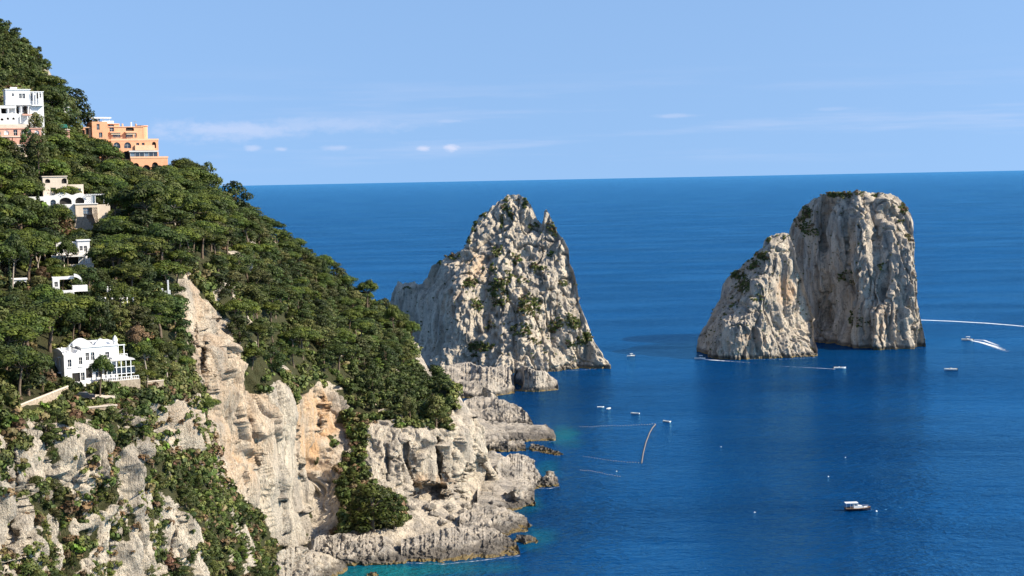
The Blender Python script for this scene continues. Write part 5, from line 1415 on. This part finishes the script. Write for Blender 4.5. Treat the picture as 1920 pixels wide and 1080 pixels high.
# attic with curved gables and pinnacles
MB().prism(arcs(X(141), X(186), Z(656) + .29, 1.6, 14), 4.5, 5.0).build('curved_gable', 'plaster', Vl)
MB().prism(arcs(X(188), X(210), Z(656) + .29, 1.3, 10), 3.5, 4.0).build('curved_gable', 'plaster', Vl)
MB().box(X(186), X(226), 4.4, 9.2, Z(656) + .29, Z(649)).build('roof_block', 'plaster', Vl)
for xx, yy, zz, s in ((X(224.5), 3.0, Z(656) + .28, 1.0), (X(150), 4.2, Z(655), .6), (X(130), 5.0, zr, .6), (X(124), .5, zr, .45), (X(141), 3.4, zr + .2, .6)):
    MB().lathe([(.5 * s, zz), (.5 * s, zz + .6 * s), (.6 * s, zz + .65 * s), (.45 * s, zz + 1.3 * s), (.15 * s, zz + 1.7 * s), (.02, zz + 1.9 * s)], xx, yy, 8).build('pinnacle', 'plaster', Vl)
MB().box(X(124), X(150), 5.2, 5.5, zr + .004, zr + .9).build('roof_parapet', 'plaster', Vl)
# right-hand terrace, pergola and winter garden
MB().box(X(212), X(242), .6, 4.2, Z(682), Z(678)).build('terrace_slab', 'plaster', Vl)
balustrade(Vl, X(212), X(241), .7, Z(678), .7, 'plaster')
for a in (228, 239): post(Vl, X(a), 2.4, Z(678), Z(657), .12, 'white_paint', 'pergola_post')
MB().box(X(226), X(241), 2.2, 2.6, Z(657), Z(655.5)).build('pergola_beam', 'white_paint', Vl)
for a in range(198, 252, 9):
    pt = MB().box(X(a), X(a) + .16, -.4, -.24, Z(722), Z(684)).build('winter_garden_post', 'white_paint', Vl)
for zz in (684, 697, 710): MB().box(X(196), X(250), -.36, -.28, Z(zz), Z(zz) + .14).build('winter_garden_rail', 'white_paint', Vl)
for a in range(199, 247, 9): MB().box(X(a), X(a + 8), -.2, -.14, Z(709), Z(698)).build('winter_garden_pane', 'glass', Vl)
MB().prism([(X(196), Z(684)), (X(252), Z(684)), (X(250), Z(681)), (X(198), Z(681))], -.5, 2.2).build('winter_garden_roof', 'frame', Vl)
MB().box(X(180), X(258), -1.2, 2.2, -5, Z(721)).build('terrace', 'stonewall', Vl)
balustrade(Vl, X(182), X(256), -1.2, Z(721), .8, 'plaster')

# retaining walls and the parked car in front of the villa
wl = lone('stone_wall', 36, 768, 288, 0, 'long sloping rubble retaining wall left below the white villa', 'wall')
p0 = np.array(wl.location); p1 = at(128, 731, 308); dx, dy, dz = p1 - p0
MB().add([(0, 0, -3), (dx, dy, dz - 3), (dx, dy, dz + .7), (0, 0, .7), (-.3, .8, -3), (dx - .3, dy + .8, dz - 3), (dx - .3, dy + .8, dz + .7), (-.3, .8, .7)],
         [(0, 1, 2, 3), (7, 6, 5, 4), (3, 2, 6, 7), (0, 3, 7, 4), (1, 5, 6, 2)]).build('wall', 'stonewall', wl)
MB().add([(-.1, -.12, .704), (dx + .1, dy - .12, dz + .704), (dx - .3, dy + .92, dz + .704), (-.4, .92, .704), (-.1, -.12, .86), (dx + .1, dy - .12, dz + .86), (dx - .3, dy + .92, dz + .86), (-.4, .92, .86)],
         [(0, 1, 5, 4), (4, 5, 6, 7), (1, 2, 6, 5), (0, 4, 7, 3), (3, 7, 6, 2)]).build('coping', 'cream', wl)
w2 = lone('stone_wall', 166, 792, 306, 26, 'plain rendered terrace wall right below the small pine', 'wall')
MB().box(0, 5.9, 0, .5, -2, 3.0).build('wall', 'stonewall', w2); MB().box(-.1, 6.0, -.12, .62, 3.004, 3.2).build('coping', 'cream', w2)
MB().box(.02, 5.88, .62, 5, 1.0, 2.9).build('terrace_fill', 'stonewall', w2)
w3 = lone('stone_wall', 256, 728, 336, 35, 'low pale garden wall right of the white villa', 'wall')
MB().box(0, 6.5, 0, .4, -2, 1.2).build('wall', 'stonewall', w3); MB().box(-.08, 6.58, -.1, .5, 1.204, 1.34).build('coping', 'cream', w3)
car = lone('parked_car', 137, 747, 309, 14, 'dark car parked on the terrace below the white villa', 'car')
prof = [(0, .35), (4.4, .35), (4.42, .8), (4.1, .95), (3.3, 1.0), (2.8, 1.48), (1.2, 1.5), (.55, 1.02), (.05, .9)]
MB().prism(prof, 0, 1.75).build('body', 'carpaint', car)
MB().prism([(.75, 1.04), (3.1, 1.04), (2.75, 1.42), (1.25, 1.44)], -.012, 1.762).build('side_windows', 'glass', car)
for cx in (.9, 3.5):
    for cy in (-.05, 1.6):
        m = MB(); n = 14
        V = [(cx + .33 * math.cos(6.283 * q / n), cy + yy, .33 + .33 * math.sin(6.283 * q / n)) for yy in (0, .2) for q in range(n)]
        m.add(V, [tuple(range(n)), tuple(range(2 * n - 1, n - 1, -1))] + [(i, i + n, (i + 1) % n + n, (i + 1) % n) for i in range(n)]); m.build('wheel', 'rubber', car)
terr = lone('terrace_ground', 128, 752, 312, 20, 'pale paved parking terrace before the white villa', 'terrace')
MB().box(-1, 9.5, -.8, 7, -4, .55).build('paving', 'cream', terr)
car.location.z = terr.location.z + .56

# ---- yellow parasols of the bathing place
for q, (px, py, lab) in enumerate(((884, 770, 'left yellow parasol on the shore rocks'), (893, 772, 'middle yellow parasol on the shore rocks'), (902, 771, 'right pale yellow parasol on the shore rocks'))):
    D = 742.0
    e = empty('parasol', tuple(at(px, py, D))); tag(e, lab, 'parasol', 'parasols of the bathing place')
    MB().tube([(0, 0, -4), (0, 0, 2.4)], .05).build('pole', 'frame', e)
    MB().lathe([(1.9, 1.75), (1.85, 1.8), (1.0, 2.3), (.05, 2.55)], 0, 0, 8).build('canopy', 'yellow_canvas' if q != 2 else 'canvas', e)

# ------------------------------------------------------------------ boats and floats
def hull_mesh(L, B, Hh, rake=.18):
    """pointed bow towards +x, flared sides, closed transom"""
    V, F = [], []
    st = [(-.5, .82, 1.0, 0), (-.25, .96, 1.0, 0), (0, 1.0, 1.0, 0), (.22, .86, 1.06, .0), (.38, .52, 1.14, .02), (.47, .2, 1.22, .05), (.5 + rake * .3, .02, 1.3, .1)]
    for t, wd, hh, kl in st:
        x = t * L; b = B / 2 * wd
        V += [(x, -b, Hh * hh), (x, -b * .8, Hh * .25), (x, 0, -Hh * .35 + kl * Hh * 3), (x, b * .8, Hh * .25), (x, b, Hh * hh)]
    for k in range(len(st) - 1):
        for j in range(4):
            F.append((k * 5 + j, k * 5 + j + 1, (k + 1) * 5 + j + 1, (k + 1) * 5 + j))
    F.append((4, 3, 2, 1, 0))
    return V, F, [(t * L, B / 2 * wd, Hh * hh) for t, wd, hh, kl in st]
def boat(px, py, L, heading, label, hull='white_paint', style='open', canopy='white_paint', name='motor_boat'):
    D = float(Dz(px, py))
    e = empty(name, tuple(at(px, py, D)), R(heading))
    tag(e, label, 'boat', 'boats on the water')
    B = L * .34; Hh = L * .11
    V, F, rim = hull_mesh(L, B, Hh)
    MB().add(V, F).build('hull', hull, e, smooth=False)
    dk = MB(); n = len(rim)
    dk.add([(x, -b * .97, z * .8) for x, b, z in rim] + [(x, b * .97, z * .8) for x, b, z in rim], [(i, i + 1, n + i + 1, n + i) for i in range(n - 1)])
    dk.build('deck', 'teak' if style == 'cabin' else 'canvas', e)
    gw = MB()
    for s in (-1, 1):
        gw.tube([(x, s * b, z) for x, b, z in rim], L * .012, 5)
    gw.build('gunwale', 'white_paint' if hull == 'white_paint' else 'teak', e)
    if style == 'cabin':
        MB().prism([(-.16 * L, Hh * .8), (.26 * L, Hh * .9), (.2 * L, Hh * 1.75), (.02 * L, Hh * 2.0), (-.03 * L, Hh * 2.7), (-.16 * L, Hh * 2.7)], -B * .3, B * .3).build('cabin', 'white_paint', e)
        MB().prism([(-.13 * L, Hh * 2.05), (.0, Hh * 2.05), (-.025 * L, Hh * 2.5), (-.13 * L, Hh * 2.5)], -B * .306, B * .306).build('window', 'glass', e)
        MB().box(-.5 * L, .02 * L, -B * .36, B * .36, Hh * 2.85, Hh * 3.1).build('canopy', canopy, e)
        for x in (-.46, -.3):
            for s in (-1, 1): MB().tube([(x * L, s * B * .33, Hh), (x * L, s * B * .33, Hh * 2.85)], .04).build('canopy_post', 'frame', e)
        MB().box(.28 * L, .42 * L, -B * .16, B * .16, Hh * .9, Hh * 1.45).build('hatch', 'white_paint', e)
        MB().tube([(.52 * L, 0, Hh * 1.3), (.58 * L, 0, Hh * .4), (.64 * L, 0, -.2)], .03).build('anchor_rope', 'float', e)
        for s in (-1, 1): MB().tube([(x, s * b * .92, z + Hh * .7) for x, b, z in rim[3:6]], .03).build('bow_rail', 'frame', e)
    else:
        MB().prism([(-.08 * L, Hh * .8), (.1 * L, Hh * .8), (.06 * L, Hh * 1.7), (-.06 * L, Hh * 1.7)], -B * .18, B * .18).build('console', 'white_paint', e)
        MB().prism([(.05 * L, Hh * 1.7), (.1 * L, Hh * 1.0), (.11 * L, Hh * 1.05), (.06 * L, Hh * 2.1)], -B * .2, B * .2).build('windscreen', 'glass', e)
        if style == 'canopy':
            MB().box(-.22 * L, .12 * L, -B * .36, B * .36, Hh * 3.0, Hh * 3.2).build('canopy', canopy, e)
            for x in (-.2, .1):
                for s in (-1, 1): MB().tube([(x * L, s * B * .33, Hh), (x * L, s * B * .33, Hh * 3.0)], .035).build('canopy_post', 'frame', e)
        MB().box(-.42 * L, -.26 * L, -B * .3, B * .3, Hh * .8, Hh * 1.2).build('bench', 'canvas', e)
        MB().prism([(-.56 * L, -.1), (-.5 * L, -.1), (-.49 * L, Hh * 1.5), (-.57 * L, Hh * 1.5)], -B * .08, B * .08).build('outboard_motor', 'rubber', e)
    return e
boat(1607, 957, 8.6, 3, 'large motor boat with dark hull and white cabin moored at lower right', 'navy', 'cabin', 'white_paint')
boat(1183, 668, 5.2, 200, 'small white boat right of the pointed stack', 'white_paint', 'canopy')
boat(1313, 673, 6.6, 172, 'white boat leaving a wake at the left foot of the sloping stack', 'white_paint', 'canopy')
boat(1574, 691, 7.0, -4, 'low white boat passing in front of the two right stacks', 'white_paint', 'open')
boat(1783, 694, 7.2, 176, 'small white boat drifting right of the blocky stack', 'white_paint', 'open', 'canvas')
boat(1814, 638, 7.4, 150, 'white speedboat with forked wake at the far right', 'white_paint', 'canopy')

# foam: thin sheets lying on the water
def foam_material():
    t = NT('foam')
    v = t.coords()
    a = t.attr('fade')
    n = t.noise(v, 0.55, 5, 0.7)
    f = t.ramp(t.math('ADD', a, t.math('MULTIPLY', t.math('SUBTRACT', n, 0.5), 1.3)), 0.25, 0.85)
    t.b.inputs['Base Color'].default_value = (0.72, 0.76, 0.80, 1); t.b.inputs['Roughness'].default_value = 0.8
    tr = t.n('ShaderNodeBsdfTransparent'); mx = t.n('ShaderNodeMixShader')
    t.l(f, mx.inputs[0]); t.l(tr.outputs[0], mx.inputs[1]); t.l(t.b.outputs[0], mx.inputs[2]); t.l(mx.outputs[0], t.out.inputs[0])
    return t.m
M['foam'] = foam_material()
def wake(pts, label, zlift=0.03):
    """pts: (px, py, half width in metres, strength)"""
    c = np.array([at(a, b, Dz(a, b)) for a, b, *_ in pts]); wd = np.array([q[2] for q in pts]); st = np.array([q[3] for q in pts])
    t = np.linspace(0, 1, len(pts)); tt = np.linspace(0, 1, 60)
    C = np.stack([np.interp(tt, t, c[:, k]) for k in range(3)], 1); Wd = np.interp(tt, t, wd); St = np.interp(tt, t, st)
    tg = np.gradient(C, axis=0); nn = np.stack([-tg[:, 1], tg[:, 0], tg[:, 0] * 0], 1); nn /= np.linalg.norm(nn, axis=1)[:, None]
    rows, fd = [], []
    for s in (-1, -.5, 0, .5, 1):
        rows.append(C + nn * (Wd * s)[:, None] + np.array([0, 0, zlift])); fd.append(St * (1 - abs(s) ** 1.5))
    P = np.stack(rows); me = np_mesh('boat_wake', P.reshape(-1, 3), grid_quads(5, 60), {'fade': np.stack(fd).ravel()})
    return tag(link('boat_wake', me, M['foam']), label, 'wake', kind='stuff')
wake([(1726, 600, 3.2, 1.1), (1780, 602, 3.2, 1.0), (1850, 606, 3.4, .95), (1900, 610, 3.6, .8), (1960, 616, 4, .6)], 'long straight white wake right of the blocky stack')
wake([(1818, 638, 1.2, 1.1), (1840, 642, 2.6, 1.0), (1866, 650, 4.0, .75), (1890, 660, 5.0, .25)], 'near arm of the forked speedboat wake', .03)
wake([(1818, 637, 1.0, 1.0), (1845, 638, 1.8, .9), (1872, 648, 2.2, .55)], 'far arm of the forked speedboat wake', .05)
wake([(1316, 673, 1.6, 1.1), (1336, 675, 2.2, 1.0), (1362, 677, 2.0, .55), (1420, 681, 1.6, .3)], 'white wake trailing right from the boat by the sloping stack')
wake([(1566, 692, .8, .8), (1530, 690, .9, .65), (1490, 688, .9, .5), (1450, 686, .8, .3)], 'thin straight wake behind the low white boat')

# thin wash of broken foam where the swell meets the rock
def surf(pts, label, wdt=1.1, st=.42):
    o = wake([(a, b + 1.2, wdt, st) for a, b in pts], label, .04); o.name = 'surf'; o['category'] = 'foam'
surf([(1145, 688), (1100, 692), (1060, 694)], 'thin foam line along the foot of the pointed stack')
surf([(1345, 671.5), (1400, 672.5), (1470, 672.5), (1530, 669)], 'thin foam line along the foot of the sloping stack')
surf([(1610, 654), (1680, 653), (1735, 652)], 'thin foam line along the foot of the blocky stack')
surf([(760, 1054), (830, 1057), (900, 1050), (975, 1041)], 'broken foam along the lower rock shelf', .7, .5)
surf([(1000, 798), (1042, 825), (1030, 828)], 'foam round the tip of the layered shelf', .9, .4)
surf([(1010, 915), (1030, 915), (1049, 911)], 'foam round the small rock spike', .8, .45)
# floats marking the bathing water
def buoy(px, py, r, label, mat='white_paint'):
    p = at(px, py, Dz(px, py))
    e = empty('buoy', tuple(p)); tag(e, label, 'buoy', 'mooring buoys')
    MB().lathe([(r * .2, -r), (r * .8, -r * .5), (r, 0), (r * .8, r * .55), (r * .3, r * .9), (.02, r)], 0, 0, 10).build('float', mat, e, True)
    MB().lathe([(r * .1, r), (r * .1, r * 1.5), (.01, r * 1.52)], 0, 0, 6).build('ring', 'frame', e)
buoy(1643, 959, .42, 'white buoy beside the dark-hulled boat')
buoy(1553, 894, .32, 'lone white buoy above the dark-hulled boat')
buoy(1415, 961, .3, 'faint white buoy left of the dark-hulled boat')
buoy(1585, 858, .28, 'tiny buoy midway between the stacks and the moored boat')
buoy(1352, 838, .26, 'tiny buoy in open water right of the floating boom')
buoy(1156, 884, .26, 'tiny buoy just above the lower string of floats')
def dinghy(px, py, L, rz, label):
    D = float(Dz(px, py)); e = empty('dinghy', tuple(at(px, py, D)), R(rz)); tag(e, label, 'dinghy', 'small boats at the bathing place')
    V, F, rim = hull_mesh(L, L * .42, L * .13); MB().add(V, F).build('hull', 'white_paint', e)
    for x in (-.2, .12): MB().box(x * L, x * L + .25, -L * .17, L * .17, L * .08, L * .1).build('thwart', 'canvas', e)
dinghy(1126, 764, 3.4, 10, 'small white dinghy left of the tender near the shore')
dinghy(1142, 767, 3.8, 60, 'white tender afloat right of the small dinghy')
dinghy(1191, 776, 4.2, 160, 'white rowing boat between the tender and the floating boom')
dinghy(1250, 791, 4.2, 140, 'white rowing boat just right of the floating boom')
def float_line(pts, n, r, label):
    p = [at(a, b, Dz(a, b)) for a, b in pts]; t = np.linspace(0, 1, len(p))
    e = empty('float_line', tuple(p[0])); tag(e, label, 'float line', 'float lines of the bathing water')
    base = None
    q = np.linspace(0, 1, n)
    C = np.stack([np.interp(q, t, [v[k] for v in p]) for k in range(3)], 1) - p[0]
    C[:, 1] += 1.6 * noise1(q * 6, pts[0][1], 2)
    MB().tube([tuple(c) for c in C], .018, 4).build('rope', 'rope', e)
    for k in range(n):
        if base is None:
            base = MB().lathe([(r * .3, -r), (r, -r * .4), (r, r * .4), (r * .3, r)], 0, 0, 7).build('float', 'float', e, True); o = base
        else:
            o = base.copy(); COL.objects.link(o); o.parent = e
        o.location = C[k]
float_line([(1088, 801), (1130, 799), (1180, 798), (1228, 795)], 30, .21, 'upper string of floats leading from the shore to the boom')
float_line([(1094, 856), (1130, 861), (1165, 866), (1203, 869)], 22, .19, 'middle string of floats ending at the lower tip of the boom')
float_line([(1088, 881), (1110, 884), (1135, 889), (1162, 893)], 18, .2, 'lowest short string of floats off the cave promontory')
bp = [at(a, b, Dz(a, b)) for a, b in ((1203, 869), (1206, 850), (1211, 830), (1218, 812), (1223, 803), (1229, 796))]
bm = empty('floating_boom', tuple(bp[0])); tag(bm, 'curved brown floating boom closing off the bathing water', 'boom')
MB().tube([tuple(Vector(q) - Vector(bp[0]) + Vector((0, 0, .1))) for q in bp], .26, 8).build('tube', 'rope', bm, True)
